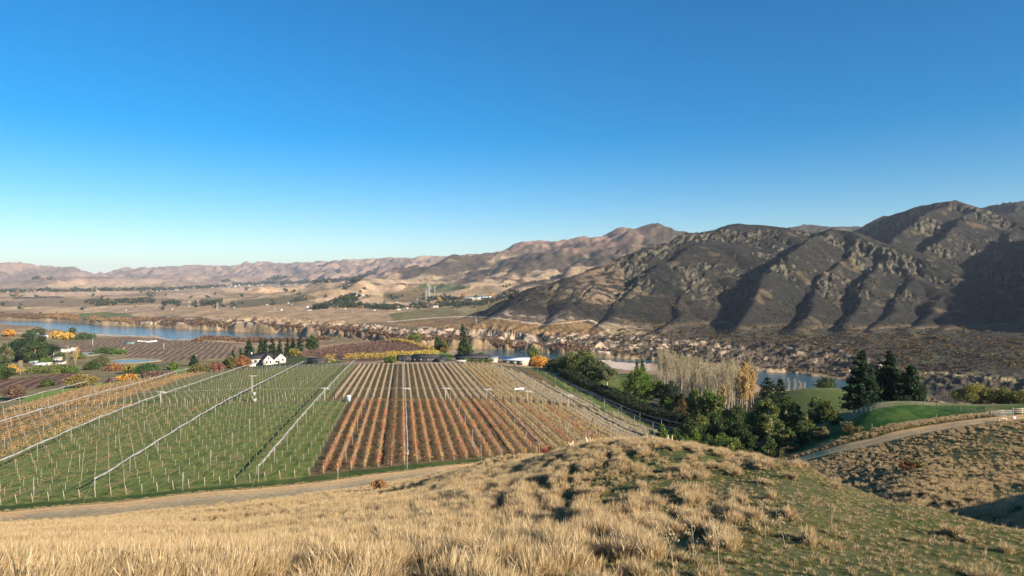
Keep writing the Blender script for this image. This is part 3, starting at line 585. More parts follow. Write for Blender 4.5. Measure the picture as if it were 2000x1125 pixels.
# ---------------------------------------------------------------- vineyard rows
K = .161
def vp(u, v): return u-K*v, v
wood = attr_mat('post_wood', 4, .85, 1.15)
pm = MB(); pm.tube([(0,0,-.3),(0,0,1.0),(0,0,1.9)], [.055,.05,.045], 5, (.30,.27,.21)); POST = pm.mesh('post', wood)
pm = MB(); pm.tube([(0,.35,-.3),(0,.12,1.0),(0,-.1,2.0)], [.085,.08,.07], 6, (.34,.31,.24)); ENDP = pm.mesh('end_post', wood)
wire_m = solid('wire', (.35,.35,.34), .1, 2, .5)
def vine_row(u, v0, v1, style, label, group):
    r = np.random.default_rng(int(abs(u)*10+v0))
    o_, w_n = where(u); label = '%s %s %s right of %s' % (o_, 'front' if v0 < 262 else 'back', {'green':'young vine row','weed':'young orange-flecked vine row','orange':'orange vine row','red':'red-leaved vine row','gold':'golden vine row','bare':'bare pale vine row','dim':'faded vine row'}[style], w_n)
    L = v1-v0; ex, ey = vp(u, v0); ez = hz(ex, ey); root = empty('vine_row', (ex, ey, ez)); tag(root, label, 'vine row', group)
    def G(v): x, y = vp(u, v); return np.stack([x+0*v, y, H(x, y)], 1)-[ex, ey, ez]
    mb = MB()
    dens = {'green': (.7, 3.2), 'weed': (1.5, 8), 'orange': (3, 17), 'red': (5, 34), 'gold': (6, 30), 'bare': (9, 4), 'dim': (8, 18)}[style]
    # canes: thin upright slivers with a cordon
    n = int(dens[0]*L); v = r.uniform(0, L, n)+v0; b = G(v); x0 = r.normal(0, .13, n); hgt = r.uniform(.75, 1.25, n) if style not in ('green', 'weed') else r.uniform(.3, .9, n); z0 = np.where(r.random(n) < .35, 0, .7); hgt = np.where(z0 == 0, .85, hgt); tx = r.normal(0, .14, n); ty = r.normal(0, .12, n); wd = .032
    V = np.stack([b+np.stack([x0-wd, 0*v, z0],1), b+np.stack([x0+wd, 0*v+.01, z0],1), b+np.stack([x0+tx+wd*.6, ty, z0+hgt],1), b+np.stack([x0+tx-wd*.6, ty, z0+hgt],1)], 1).reshape(-1,3)
    cc = {'green': (.13,.12,.06), 'weed': (.26,.2,.11), 'orange': (.26,.17,.10), 'red': (.34,.25,.17), 'gold': (.40,.33,.22), 'bare': (.36,.275,.19), 'dim': (.38,.33,.25)}[style]
    mb.add(V, f4=np.arange(n*4).reshape(-1,4), col=np.repeat(np.array(cc)*(.7+.6*r.random((n,1))), 4, 0))
    n = int(dens[1]*L); v = r.uniform(-.3, L+.2, n)+v0
    w = perlin(v/5+u, v*0+u*3.7)+.6*perlin(v/1.3+u*2, v*0+2); k = r.random(n) < .62+w*.8; v = v[k]; n = len(v); b = G(v)
    wide = {'green': .28, 'weed': .3, 'orange': .42, 'red': .36, 'gold': .36, 'bare': .2, 'dim': .24}[style]; zz = r.normal({'green': .55, 'weed': .6, 'orange': .8}.get(style, 1.15), .3, n).clip(.1, 2.0)
    c = b+np.stack([r.normal(0, wide, n), 0*v, zz], 1)
    pal = {'green': [(.11,.13,.04),(.22,.16,.07),(.09,.12,.03)], 'weed': [(.42,.23,.08),(.14,.15,.05),(.3,.2,.08)], 'orange': [(.55,.31,.10),(.48,.25,.09),(.42,.27,.12),(.58,.38,.14)],
           'red': [(.36,.11,.055),(.42,.14,.05),(.50,.20,.06),(.44,.20,.07),(.22,.18,.05),(.56,.32,.08)], 'gold': [(.44,.24,.06),(.30,.24,.06),(.22,.20,.055),(.42,.15,.06),(.17,.16,.05)],
           'bare': [(.32,.22,.13),(.28,.19,.10),(.24,.18,.09)], 'dim': [(.26,.22,.09),(.30,.19,.09),(.2,.18,.08),(.34,.26,.14)]}[style]
    pn = perlin(v/9+u*1.7, v*0+u*.31)*1.5+r.normal(0, .33, n); ci = (np.clip((pn+1)/2, 0, .999)*len(pal)).astype(int)
    V, Fq, c4 = quads_cloud(r, c, r.uniform(.08, .19, n)*(.8 if style in ('green','bare') else 1), np.array(pal)[ci]*(.75+.5*r.random((n,1))), raw=True); mb.add(V, f4=Fq, col=c4)
    mb.build('vines', LEAF, root)
    vv = np.linspace(v0, v1, int(L/14)+2); w_ = MB()
    for zz in (.85, 1.75): w_.tube(G(vv)+[0,0,zz], .012, 3, cap=False)
    w_.build('wire', wire_m, root)
    ps = np.arange(v0+7.2, v1-2, 7.2); g = G(ps)
    for p in g:
        q = bpy.data.objects.new('post', POST); C.objects.link(q); q.parent = root; q.location = p+[r.normal(0,.03), 0, r.normal(0, .06)]; q.rotation_euler = (r.normal(0,.03), r.normal(0,.03), r.uniform(0,6))
    for k_, p in enumerate(G(np.array([v0, v1]))):
        q = bpy.data.objects.new('end_post', ENDP); C.objects.link(q); q.parent = root; q.location = p; q.rotation_euler = (r.normal(0,.02), r.normal(0,.03), math.pi*k_)
ORD = 'first second third fourth fifth sixth seventh eighth ninth tenth eleventh twelfth'.split()
ROLLS = [(-260,'the left frame edge'),(-158.6,'the roll along the lawn edge'),(-126.6,'the roll dividing orange from green'),(-94.6,'the roll ending at the left edge'),(-62.6,'the roll by the tall pole'),(-30.5,'the roll left of the red rows'),(1.2,'the central roll'),(33.2,'the shade-toned roll'),(65.2,'the roll over the golden vines')]
def where(u):
    k = [i for i, (a, _) in enumerate(ROLLS) if a < u][-1]; n = int((u-ROLLS[k][0])/3.0)
    return ORD[min(n, 11)], ROLLS[k][1]
def vineyard():
    for i in range(-47, 34):
        u = -17.5+3.0*i; v0 = float(np.interp(u, VNU, VND))
        lo = (-.78+K)  # left frame edge
        vmin = max(v0, u/lo if u < -60 else v0)
        if u > 60: v0 = vmin = v0+(u-60)*1.3
        if vmin < 255:
            if i < 0:
                st = 'orange' if u < -104 and i % 4 else ('weed' if u < -72 and i % 2 else 'green')
                lb = 'low orange-leaved vine row in the left front block' if st == 'orange' else 'sparse young vine row on green grass in front of the cross track'
                if st == 'weed': lb = 'young vine row on green grass with scattered orange leaves, left of the frost-fan pole'
                if st == 'weed': lb = 'young vine row on green grass with scattered orange leaves in the left front block'
                vine_row(u, vmin, 263, st, lb, {'orange': 'orange vine rows at the left edge', 'weed': 'young vine rows with orange leaves', 'green': 'young vine rows on green grass'}[st])
            else:
                st = 'red' if u < 38 or i % 3 == 0 and u < 60 else 'gold' if u < 62 else 'dim'
                vine_row(u, vmin, 263, st, {'red': 'red and orange leaved vine row on brown soil in the front block', 'gold': 'golden and olive leaved vine row in the right front block', 'dim': 'faded olive vine row at the right edge of the vineyard'}[st], {'red': 'red-leaved vine rows', 'gold': 'golden vine rows', 'dim': 'faded vine rows at the right edge'}[st])
        v1 = float(np.interp(u, [-162, -128, -95, -60, 110], [338, 406, 436, 436, 438])); vmin = max(271, u/lo)
        if u > 79.5: continue
        if vmin < v1-20:
            if u < -29: st, lb, gp = ('orange', 'thin orange vine row in the far left block', 'orange vine rows of the far left block') if u < -118 else ('green', 'young vine row on green grass beyond the cross track', 'young vine rows beyond the cross track')
            elif u < 34: st, lb, gp = 'bare', 'bare pale beige vine row beyond the cross track', 'bare vine rows beyond the cross track'
            elif u < 56: st, lb, gp = 'gold', 'golden vine row of the far right block', 'golden vine rows of the far right block'
            else: st, lb, gp = 'dim', 'faded vine row of the far right block beside the trees', 'faded vine rows of the far right block'
            vine_row(u, vmin, min(v1, 300+(82-u)*5.5) if u > 60 else v1, st, lb, gp)
vineyard()
# ---------------------------------------------------------------- overhead netting rolls on their poles
steel = attr_mat('pole_paint', 3, .85, 1.15, rough=.6); netm = attr_mat('rolled_net', 5, .7, 1.2, .5, .05)
NH = 3.8
npm = MB(); npm.tube([(0,0,-.3),(0,0,2),(0,0,NH)], [.06,.055,.05], 6, (.34,.33,.31)); npm.tube([(0,0,NH-.02),(0,0,NH+.1)], [.09,.05], 6, (.25,.25,.25)); NPOLE = npm.mesh('net_pole', steel)
def net_roll(u, v0, v1, label, k=K, hh=NH, nm='netting_roll'):
    r = np.random.default_rng(int(abs(u)*7)+3); x0 = u-k*v0; e = A((x0, v0, hz(x0, v0))); root = empty(nm, e); tag(root, label, 'netting roll', 'rolled overhead nets on poles')
    vv = np.arange(v0, v1, 1.5); x = u-k*vv+r.normal(0,.04,len(vv)); g = H(x, vv); gs = np.convolve(np.pad(g, 8, mode='edge'), np.ones(17)/17, 'valid')
    sag = -.22*np.abs(np.sin(np.pi*(vv-v0)/18)); pts = np.stack([x, vv, gs+hh+sag+r.normal(0,.03,len(vv))], 1)-e
    mb = MB(); mb.tube(pts, .19*(1+.34*r.normal(0,1,len(vv)).clip(-1.5,1.5)), 6, (.36,.345,.33) if u < 30 else (.17,.165,.16)); mb.build('rolled_net', netm, root)  # rolls on the right are darker: their shaded side is put into the colour
    w_ = MB(); w_.tube(pts[::6]+[0,0,.22], .02, 3, (.3,.3,.3)); w_.build('cable', wire_m, root)
    for v in np.arange(v0, v1, 18.0):
        xx = u-k*v; q = bpy.data.objects.new('pole', NPOLE); C.objects.link(q); q.parent = root; q.location = A((xx, v, hz(xx, v)))-e; q.rotation_euler = (r.normal(0,.015), r.normal(0,.015), 0)
    # slanting stay at the near end
    s = MB(); s.tube([(0,0,hh-.1),(.2,-4.2,-hz(0,0)*0+hz(x0,v0-4.2)-e[2])], .02, 3, (.3,.3,.3)); s.build('stay', wire_m, root)
for u, a, b, lb in [(-158.6,211,345,'grey netting roll along the lawn edge above the orange vines'),(-126.6,167,408,'grey netting roll between the orange vines and the green grass block'),
   (-94.6,141,440,'long pale netting roll ending at the left frame edge over green grass'),(-62.6,139,438,'long pale netting roll over the middle of the green block, by the tall pole'),(-30.5,145,436,'pale netting roll just left of the red vine rows'),(1.2,153,436,'pale netting roll running straight up the middle of the red vine rows'),
   (33.2,165,436,'shade-toned netting roll over the right part of the red rows'),(65.2,172,400,'netting roll over the golden vines on the right'),(82,205,345,'netting roll along the shaded right edge of the vineyard')]:
    net_roll(u, a, b, lb)
net_roll(103.5, 215, 400, 'outermost netting roll above the shaded strip beside the trees', .225)
cnt = 0
for u in np.arange(-142, 60, 32):
    for iv, v in enumerate(np.arange(146, 436, 20.5)):
        x, y = vp(u+.8, v+6*math.sin(u))
        if x/y < -.79 or v > np.interp(u, [-162, -128, -95], [338, 406, 436]) or (u > -20 and u < 30 and v > 300): continue
        q = link('net_pole', NPOLE, None, (x, y, hz(x, y))); q.rotation_euler = (0, random.gauss(0,.02), 0); tag(q, '%s net pole from the near end, right of %s' % ((ORD+['thirteenth','fourteenth','fifteenth'])[iv], where(u)[1]), 'pole', 'slim net poles between the rolls')
for u, v, lb in [(75, 182, 'grey pole at the near right corner of the vineyard'), (88, 196, 'grey pole in the shade right of the last vines'), (96, 214, 'grey corner pole before the shrubs')]:
    x, y = vp(u, v); q = link('net_pole', NPOLE, None, (x, y, hz(x, y))); tag(q, lb, 'pole')
# crossarm poles and the cable line along the cross track
def crossarm(u, label):
    x, y = vp(u, 267.5); r = empty('crossarm_pole', (x, y, hz(x, y))); tag(r, label, 'pole', 'crossarm poles along the cross track')
    a = MB(); a.tube([(0,0,-.3),(0,0,5.0)], [.13,.10], 7, (.45,.42,.37)); a.build('pole', steel, r)
    a = MB(); a.box(-1.7, 1.7, -.05, .05, 4.58, 4.70, (.4,.38,.35)); a.tube([(-1.3,0,4.72),(-1.3,0,4.95)], .06, 6, (.6,.6,.6)); a.tube([(1.3,0,4.72),(1.3,0,4.95)], .06, 6, (.6,.6,.6)); a.build('crossarm', steel, r)
    a = MB(); a.tube([(-2.2,.2,4.3),(-.7,.1,4.6),(.8,.1,4.5),(2.1,-.1,4.2)], [.12,.2,.2,.1], 6, (.42,.40,.38)); a.build('net_bundle', netm, r)
for u, lb in [(-94.6,'crossarm pole under the third roll left of the tall pole'),(-30.5,'crossarm pole at the left edge of the red vine rows'),(1.2,'crossarm pole on the central netting roll'),(17,'small crossarm pole right of the central roll'),(33.2,'crossarm pole where the shade-toned netting roll begins'),(49,'crossarm pole left of the white bundle'),(65.2,'crossarm pole right of the white bundle')]: crossarm(u, lb)
cb = MB(); us = np.arange(-126, 68, 4.0); X_, Y_ = vp(us, 267.5); zz = np.convolve(np.pad(H(X_, 0*us+267.5), 4, mode='edge'), np.ones(9)/9, 'valid')
cb.tube(np.stack([X_, us*0+267.5, zz+4.85-.25*np.abs(np.sin(np.pi*us/32))],1), .035, 4, (.2,.2,.2)); tag(cb.build('overhead_cable', wire_m), 'thin dark cable strung across the vineyard above the cross track', 'cable')
# tall pole with pump box
x, y = vp(-58.5, 266); r = empty('utility_pole', (x, y, hz(x, y))); tag(r, 'tall pale timber pole with pump boxes at its foot in the green vine block', 'pole')
a = MB(); a.tube([(0,0,-.3),(0,0,5),(0,0,10.2)], [.17,.14,.12], 8, (.40,.36,.29)); a.build('pole', wood, r)
a = MB(); a.box(-2.4, 1.8, -.07, .07, 9.9, 10.1, (.42,.38,.32)); a.build('crossarm', wood, r)
a = MB(); a.box(.2, 1.7, -.5, .5, .05, 1.1, (.34,.34,.3)); a.box(.1, 1.8, -.6, .6, 1.1, 1.18, (.36,.36,.33)); a.build('pump_box', steel, r)
a = MB(); a.box(.3, 1.3, -.4, .4, 2.4, 3.6, (.34,.35,.31)); a.box(.2, 1.4, -.45, .45, 3.6, 3.68, (.4,.4,.38)); a.box(0, .3, -.05, .05, 2.9, 3.0, (.3,.3,.3)); a.build('meter_box', steel, r)
# blue and white water tank cabin
h_ = hit(681, 784, 200); r = empty('portable_toilet', h_, .15); tag(r, 'small white and blue portable toilet cabin at the corner of the red rows', 'cabin')
a = MB(); a.box(-.62, .62, -.62, .62, .05, 2.15, (.72,.74,.78)); a.build('body', steel, r)
a = MB(); a.box(-.42, .42, -.66, -.622, .15, 1.95, (.22,.36,.62)); a.build('door', steel, r)
a = MB(); a.tube([(0,0,2.1),(0,0,2.3),(0,0,2.45)], [.82,.72,.3], 12, (.8,.8,.8)); a.build('roof', steel, r)
# white bundle of net lying on the rows
h_ = hit(1015, 767, 240); mb = MB(); r_ = np.random.default_rng(4)
for i in range(6):
    q = np.cumsum(r_.normal(0,.5,(6,3))*[1.2,.5,.05],0)+[i*.5-2,0,1.6]; mb.tube(q, r_.uniform(.25,.5,6), 7, (.8,.74,.68))
o = mb.build('net_heap', netm, None, True, h_); tag(o, 'white heap of bunched netting lying over the golden vine rows', 'netting')
# ---------------------------------------------------------------- trees
def limb(mb, a, b, r0, r1, col, r, k=5):
    a = A(a, float); b = A(b, float); m = (a+b)/2+r.normal(0, .04, 3)*np.linalg.norm(b-a); mb.tube([a, m, b], [r0, (r0+r1)/2, r1], k, col, cap=False)
def broad(seed, h, w, pal, trunk=(.22,.17,.12), bare=.18, n=3200, leaf=.30, ncl=34, shp=.5, sparse=0., clr=.19):
    """tapered trunk, limbs, and a crown of leaf clusters; returns two meshes"""
    r = np.random.default_rng(seed); mb = MB(); hb = h*bare; w *= 1.18; n = int(n*1.7); ncl = int(ncl*1.3); R = w/2
    lean = r.normal(0, .03*h, 2); tp = A((lean[0], lean[1], h*.86))
    mb.tube([(0,0,-.4), (lean[0]*.1,lean[1]*.1,hb), (lean[0]*.5,lean[1]*.5,h*.5), tp], [h*.030, h*.023, h*.014, h*.003], 7, trunk, cap=False)
    cl = []
    while len(cl) < ncl:
        p = r.uniform(-1, 1, 3)
        q = np.linalg.norm(p)
        if q > 1 or q < .35: continue
        zz = .5+.5*p[2]; wz = (math.sin(math.pi*min(1, (zz*.86+.12)))**.6) if shp > .4 else (1-zz)**.7+.12
        cl.append((p[0]*R*wz+lean[0]*.5, p[1]*R*wz+lean[1]*.5, hb+(h*.97-hb)*zz))
    cl = A(cl); cl[0] = (lean[0], lean[1], h*.95)
    for c in cl[:18]:
        z0 = hb*.7+(c[2]-hb)*.45; f = z0/h; limb(mb, (lean[0]*f, lean[1]*f, z0), c, h*.010, h*.002, trunk, r, 4)
    cr = R*r.uniform(clr*1.2, clr*2.3, len(cl)); br = r.uniform(.72, 1.3, len(cl)); ci = r.integers(0, len(pal), len(cl))
    k = r.integers(0, len(cl), n); dv = r.normal(0, 1, (n,3)); dv /= np.linalg.norm(dv, axis=1)[:,None]; dv[:,2] *= .75
    c = cl[k]+dv*(cr[k]*r.uniform(.45, 1.08, n))[:,None]; c[:,2] = np.maximum(c[:,2], .15)
    if sparse: kk = r.random(n) > sparse; c, k, n = c[kk], k[kk], kk.sum()
    colr = A(pal)[ci[k]]*(br[k]*r.uniform(.75, 1.25, n))[:,None]
    return mb.mesh('trunk', BARK, True), quads_cloud(r, c, leaf*r.uniform(.6, 1.4, n), colr, name='crown')
def conifer(seed, h, w, pal, n=4200, leaf=.34, trunk=(.13,.10,.075), narrow=1.0, droop=.12, ragged=.3):
    w *= 1.25; n = int(n*1.7)
    r = np.random.default_rng(seed); mb = MB(); mb.tube([(0,0,-.4),(0,0,h*.4),(0,0,h*.97)], [h*.026, h*.018, h*.003], 7, trunk, cap=False)
    nb = int(70+h*4.0); t = np.sort(r.random(nb)**1.05)*.95+.03; az = r.uniform(0, 6.283, nb); C_ = []; B_ = []
    for i in range(nb):
        L = w/2*((1-t[i])**.72*1.02+.05)*(1-ragged*r.random())*narrow*(min(1, t[i]*7+.6)); z0 = t[i]*h
        d = A((math.cos(az[i]), math.sin(az[i]), r.uniform(-.12, .35)))
        e = A((0,0,z0))+d*L; e[2] -= droop*L; mb.tube([(0,0,z0), A((0,0,z0))*.5+e*.5+[0,0,L*.08], e], [h*.006, h*.004, h*.0015], 4, trunk, cap=False)
        m = int(n/nb*(.35+1.3*(L/(w/2)))); s = r.random(m)**.6; c = A((0,0,z0))[None]*(1-s[:,None])+e[None]*s[:,None]; sp = .22*L*(.35+s)+.12
        c = c+r.normal(0, 1, (m,3))*np.stack([sp*.5, sp*.5, sp*.30],1); C_.append(c); B_.append(np.repeat(A(pal)[r.integers(0,len(pal))][None]*r.uniform(.7,1.35), m, 0))
    c = np.concatenate(C_); b = np.concatenate(B_); c[:,2] = np.clip(c[:,2], .1, h); n = len(c)
    return mb.mesh('trunk', BARK, True), quads_cloud(r, c, leaf*r.uniform(.6,1.35,n), b*r.uniform(.75,1.25,(n,1)), up=.4, name='crown')
def poplar(seed, h, w, pal, leafy=0., n=900, trunk=(.30,.26,.2)):
    r = np.random.default_rng(seed); mb = MB(); mb.tube([(0,0,-.4),(r.normal(0,.1),0,h*.5),(r.normal(0,.2),0,h)], [.24,.14,.02], 6, trunk, cap=False)
    V = []; q = MB(); nb = 60; z0 = h*(.12+.8*r.random(nb)); az = r.uniform(0,6.283,nb); L = (h-z0)*.28+.8
    for i in range(nb):
        d = A((math.cos(az[i]), math.sin(az[i]), 0)); e = A((0,0,z0[i]))+d*w/2*r.uniform(.5,1)*min(1, (h-z0[i])/h*3+.25)+[0,0,L[i]*r.uniform(1.1,1.7)]; e[2] = min(e[2], h*1.01)
        mb.tube([(0,0,z0[i]), (A((0,0,z0[i]))+e)/2+d*.15, e], [.05,.035,.012], 3, trunk, cap=False); V.append((z0[i], e, d))
    C_ = []
    k = r.integers(0, nb, n); s = r.uniform(.25, 1.05, n); z0a = A([v[0] for v in V])[k]; ea = A([v[1] for v in V])[k]
    c = np.stack([0*s,0*s,z0a],1)*(1-s[:,None])+ea*s[:,None]+r.normal(0,.16,(n,3))*[1,1,1.6]; sz = r.uniform(.10,.22,n) if leafy < .5 else r.uniform(.16,.34,n)
    a = np.stack([r.normal(0,.25,n), r.normal(0,.25,n), np.ones(n)],1)*(sz*(2.6 if leafy < .5 else 1.2))[:,None]; b = np.stack([r.normal(0,1,n), r.normal(0,1,n), 0*s],1); b /= np.linalg.norm(b,axis=1)[:,None]; b *= (sz*(.32 if leafy < .5 else 1))[:,None]
    Vq = np.stack([c-a, c-b, c+a, c+b],1).reshape(-1,3); colr = A(pal)[r.integers(0,len(pal),n)]*r.uniform(.7,1.3,(n,1))
    return mb.mesh('trunk', BARK, True), np_mesh('crown', Vq, np.arange(n*4).reshape(-1,4), LEAF, np.repeat(colr,4,0))
GR = [(.12,.16,.04),(.145,.175,.045),(.085,.125,.035),(.18,.19,.055)]; DG = [(.06,.095,.03),(.08,.115,.036),(.05,.075,.028)]; PG = [(.022,.048,.022),(.03,.06,.026),(.018,.036,.018)]
BG = [(.075,.13,.022),(.10,.16,.03),(.13,.17,.04)]; YG = [(.22,.20,.05),(.16,.17,.045),(.30,.23,.06)]; OR = [(.50,.26,.05),(.42,.20,.04),(.55,.32,.08)]; YL = [(.62,.40,.09),(.52,.33,.08)]; RU = [(.28,.13,.05),(.22,.10,.045),(.33,.18,.07)]; PB = [(.16,.10,.075),(.20,.13,.10),(.13,.085,.06)]
PALE = [(.42,.33,.19),(.35,.28,.17),(.48,.38,.23),(.30,.27,.15)]; GOLDP = [(.55,.36,.14),(.48,.31,.12),(.42,.32,.15)]; GRN_P = [(.26,.24,.11),(.36,.30,.15),(.20,.20,.09)]
_seed = [100]
def plant(kind, px, top, base=None, d=None, wpx=None, pal=GR, label=None, cat='tree', group=None, nm=None, dmin=200, **kw):
    if dmin is None: dmin = float(np.interp(px, [0, 100, 160, 370, 480], [283, 318, 350, 412, 440]))
    if d is None: p = hit(px, base, dmin)
    else: p = at(px, d)
    if p is None: print('no hit', px, base); return
    x, y, z = p; h = (HZ-top)*y/F-z
    if h < 1: print('LOW', label, round(h,1), round(y)); h = 2.5
    w = (wpx or .6*(h*F/y))*y/F; _seed[0] += 1; lf = max(.16, y/1333*1.15)
    if kind == 'broad': t, c = broad(_seed[0], h, w, pal, **{**dict(leaf=lf*1.15), **kw})
    elif kind == 'conifer': t, c = conifer(_seed[0], h, w, pal, **{**dict(leaf=lf), **kw})
    else: t, c = poplar(_seed[0], h, w, pal, **kw)
    nm = nm or {'broad': 'broadleaf_tree', 'conifer': 'conifer_tree', 'poplar': 'poplar_tree'}[kind]
    e = empty(nm, (x, y, z-.05)); tag(e, label, cat, group); link('trunk', t, e); link('crown', c, e); return e
def T(L, **base):
    for it in L:
        kind, px, top, where, wpx, pal, label = it[:7]; kw = dict(base); kw.update(it[7] if len(it) > 7 else {})
        if isinstance(where, tuple): kw['d'] = where[0]
        else: kw['base'] = where
        plant(kind, px, top, wpx=wpx, pal=pal, label=label, **kw)
P3 = 'big dark pines on the rise'; g_e = 'slim green gums above the gully'
T([('conifer',1683,683,(196,),66,PG,'big dark pine, left of the three on the green rise',dict(group=P3,n=9000,leaf=.36,ragged=.45)),('conifer',1737,684,(200,),58,PG,'tallest middle pine of the three on the green rise',dict(group=P3,n=9000,leaf=.36,ragged=.45)),
 ('conifer',1779,712,(194,),52,[(.035,.07,.03),(.03,.06,.025)],'shorter right hand pine of the three on the green rise',dict(group=P3,n=7500,leaf=.34)),('conifer',1716,712,(206,),44,PG,'dark pine squeezed behind the gap between two tall pines on the rise',dict(group=P3,n=5000)),
 ('broad',1910,753,(212,),64,YG,'round yellow-green tree right of the big pines',dict(bare=.05,n=3600)),('broad',1962,762,(208,),58,[(.10,.11,.035),(.17,.16,.05)],'olive round tree near the right frame edge',dict(bare=.05,n=3000)),('broad',1998,766,(204,),40,YG,'yellow-green tree cut by the right frame edge',dict(bare=.05,n=2400)),
 ('broad',1612,739,(330,),36,DG,'small dark round tree on the crest of the green mound',dict(bare=.02,n=1500)),
 ('conifer',1500,736,(232,),56,PG,'dark spreading pine beside the golden poplars',dict(n=5200,ragged=.5,narrow=1.1)),('conifer',1524,738,(245,),34,PG,'dark narrow pine right of the spreading pine',dict(n=3600)),
 ('broad',1487,782,(176,),40,GR,'tall leafy gum left of the white trunked gum',dict(group=g_e,bare=.16,n=4200,trunk=(.4,.37,.3))),('broad',1505,777,(172,),36,GR,'tall gum with a straight white trunk above the gully',dict(group=g_e,bare=.22,n=4200,trunk=(.5,.47,.4))),
 ('broad',1534,772,(184,),34,[(.06,.09,.03),(.085,.11,.035)],'gum between the white trunked gum and the paddock',dict(group=g_e,bare=.2,n=3800,trunk=(.4,.37,.3))),('broad',1553,782,(180,),28,GR,'slim pale-green gum beside the paddock corner',dict(group=g_e,bare=.2,n=2800,trunk=(.5,.47,.4))),
 ('broad',1592,771,(176,),34,GR,'airy young gum at the left tip of the green paddock',dict(group=g_e,bare=.2,n=2600,sparse=.2,trunk=(.4,.37,.3))),('broad',1615,782,(174,),32,[(.12,.14,.045),(.09,.12,.04)],'yellowish young gum at the edge of the green paddock',dict(group=g_e,bare=.2,n=2600,trunk=(.4,.37,.3))),('broad',1573,806,(168,),24,GR,'low gum sapling between the taller gums',dict(group=g_e,bare=.05,n=1600)),
 ('broad',1448,824,(172,),34,DG,'dark bushy shrub left of the tall gums',dict(bare=.02,n=2600)),('broad',1430,812,(178,),34,DG,'dark green bush under the leaning net corner',dict(bare=.02,n=2600)),('broad',1468,806,(190,),30,GR,'green bush in front of the golden poplars',dict(bare=.05,n=2200)),
 ('broad',1412,846,(168,),36,BG,'bright green shrub behind the knoll top',dict(bare=0,n=2200)),('broad',1386,850,(166,),34,DG,'dark low shrub behind the knoll top',dict(bare=0,n=2000)),('broad',1358,840,(172,),32,BG,'bright green low shrub left of the dark one behind the knoll',dict(bare=0,n=2200)),('broad',1376,832,(182,),40,DG,'wide dark shrub at the shaded lawn edge',dict(bare=0,n=2400)),('broad',1395,828,(186,),34,DG,'dark shrub beneath the outer netting roll',dict(bare=0,n=2000)),
 ('broad',1338,848,(168,),26,BG,'small bright shrub on the knoll skyline',dict(bare=0,n=1400)),('broad',1294,829,(182,),22,BG,'upright bright green bush at the vineyard corner',dict(bare=0,n=2000,shp=.6)),
 ('broad',1251,719,(318,),56,BG,'full green gum standing alone above the shaded strip',dict(bare=.16,n=5200,trunk=(.42,.38,.3))),('broad',1290,742,(312,),22,BG,'slim green tree right of the lone gum',dict(bare=.05,n=1800)),('broad',1311,744,(306,),34,[(.03,.05,.028),(.04,.06,.03)],'dark weeping tree right of the slim green tree',dict(bare=.02,n=2600,shp=.6)),
 ('broad',1306,775,(290,),20,BG,'small bright bush at the foot of the weeping tree',dict(bare=.02,n=900)),('broad',1335,774,(286,),24,[(.2,.13,.05),(.16,.12,.05)],'brown autumn bush beside the poplar plantation',dict(bare=.02,n=1200)),
 ('broad',1358,758,(262,),30,GR,'green gum at the near corner of the poplar plantation',dict(bare=.12,n=2600)),('broad',1380,760,(256,),34,BG,'leaning green gum over the outer netting roll',dict(bare=.12,n=2800)),('broad',1403,762,(250,),18,GR,'narrow gum against the pale poplars',dict(bare=.1,n=1600)),
 ('broad',1270,752,(330,),18,GR,'little green tree left of the slim green tree',dict(bare=.03,n=1000)),
 ('conifer',1244,701,(520,),9,DG,'thin dark cypress at the river flat, left of a pair',dict(n=900,group='thin cypresses by the gravel bank')),('conifer',1255,699,(510,),11,DG,'thicker dark cypress of the pair at the river flat',dict(n=1000,group='thin cypresses by the gravel bank')),
 ('broad',1117,691,(430,),44,GR,'bushy gum at the left of the big green clump',dict(bare=.1,n=4200)),('broad',1140,688,(415,),52,GR,'tallest gum of the big green clump',dict(bare=.1,n=5200)),('broad',1155,699,(395,),46,[(.05,.075,.025),(.07,.09,.03)],'broad dark gum at the front of the green clump',dict(bare=.1,n=4600)),('broad',1172,716,(385,),34,GR,'rounded gum at the right of the green clump',dict(bare=.12,n=2800)),('broad',1186,713,(372,),30,[(.14,.15,.07),(.11,.13,.05)],'pale white-trunked gum at the right end of the clump',dict(bare=.25,n=2200,sparse=.2,trunk=(.5,.46,.4))),
 ('broad',1086,702,(450,),38,[(.06,.08,.03),(.13,.12,.05)],'low olive tree left of the green clump',dict(bare=.06,n=2400)),('broad',1098,712,(435,),26,DG,'small dark tree at the front left of the clump',dict(bare=.05,n=1500)),
 ('broad',1051,696,(478,),32,OR,'round orange autumn tree by the white roofed shed',dict(bare=.15,n=2600)),('broad',1041,676,(530,),22,GR,'tall green tree behind the white roofed shed',dict(bare=.05,n=1800)),('broad',910,669,(560,),26,DG,'dense dark green tree behind the long low house',dict(bare=.05,n=2200)),('broad',937,690,(540,),20,DG,'dark domed bush left of the white roofed shed',dict(bare=.02,n=1200)),
 ('conifer',903,631,(700,),17,PG,'tall pointed spruce standing against the far river bank',dict(n=2200)),('conifer',908,647,(690,),14,PG,'shorter spruce right of the tall pointed one',dict(n=1500)),('broad',857,659,(640,),22,DG,'dark rounded conifer behind the yellow vine hedge',dict(bare=.02,n=1800,shp=.3)),('broad',868,668,(630,),16,[(.14,.14,.04),(.2,.15,.05)],'olive bush beside the dark rounded conifer',dict(bare=.02,n=1000)),('broad',811,652,(690,),24,GR,'green tree behind the far corner of the brown orchard',dict(bare=.02,n=1800))])
CG = 'conifer row behind the white house'
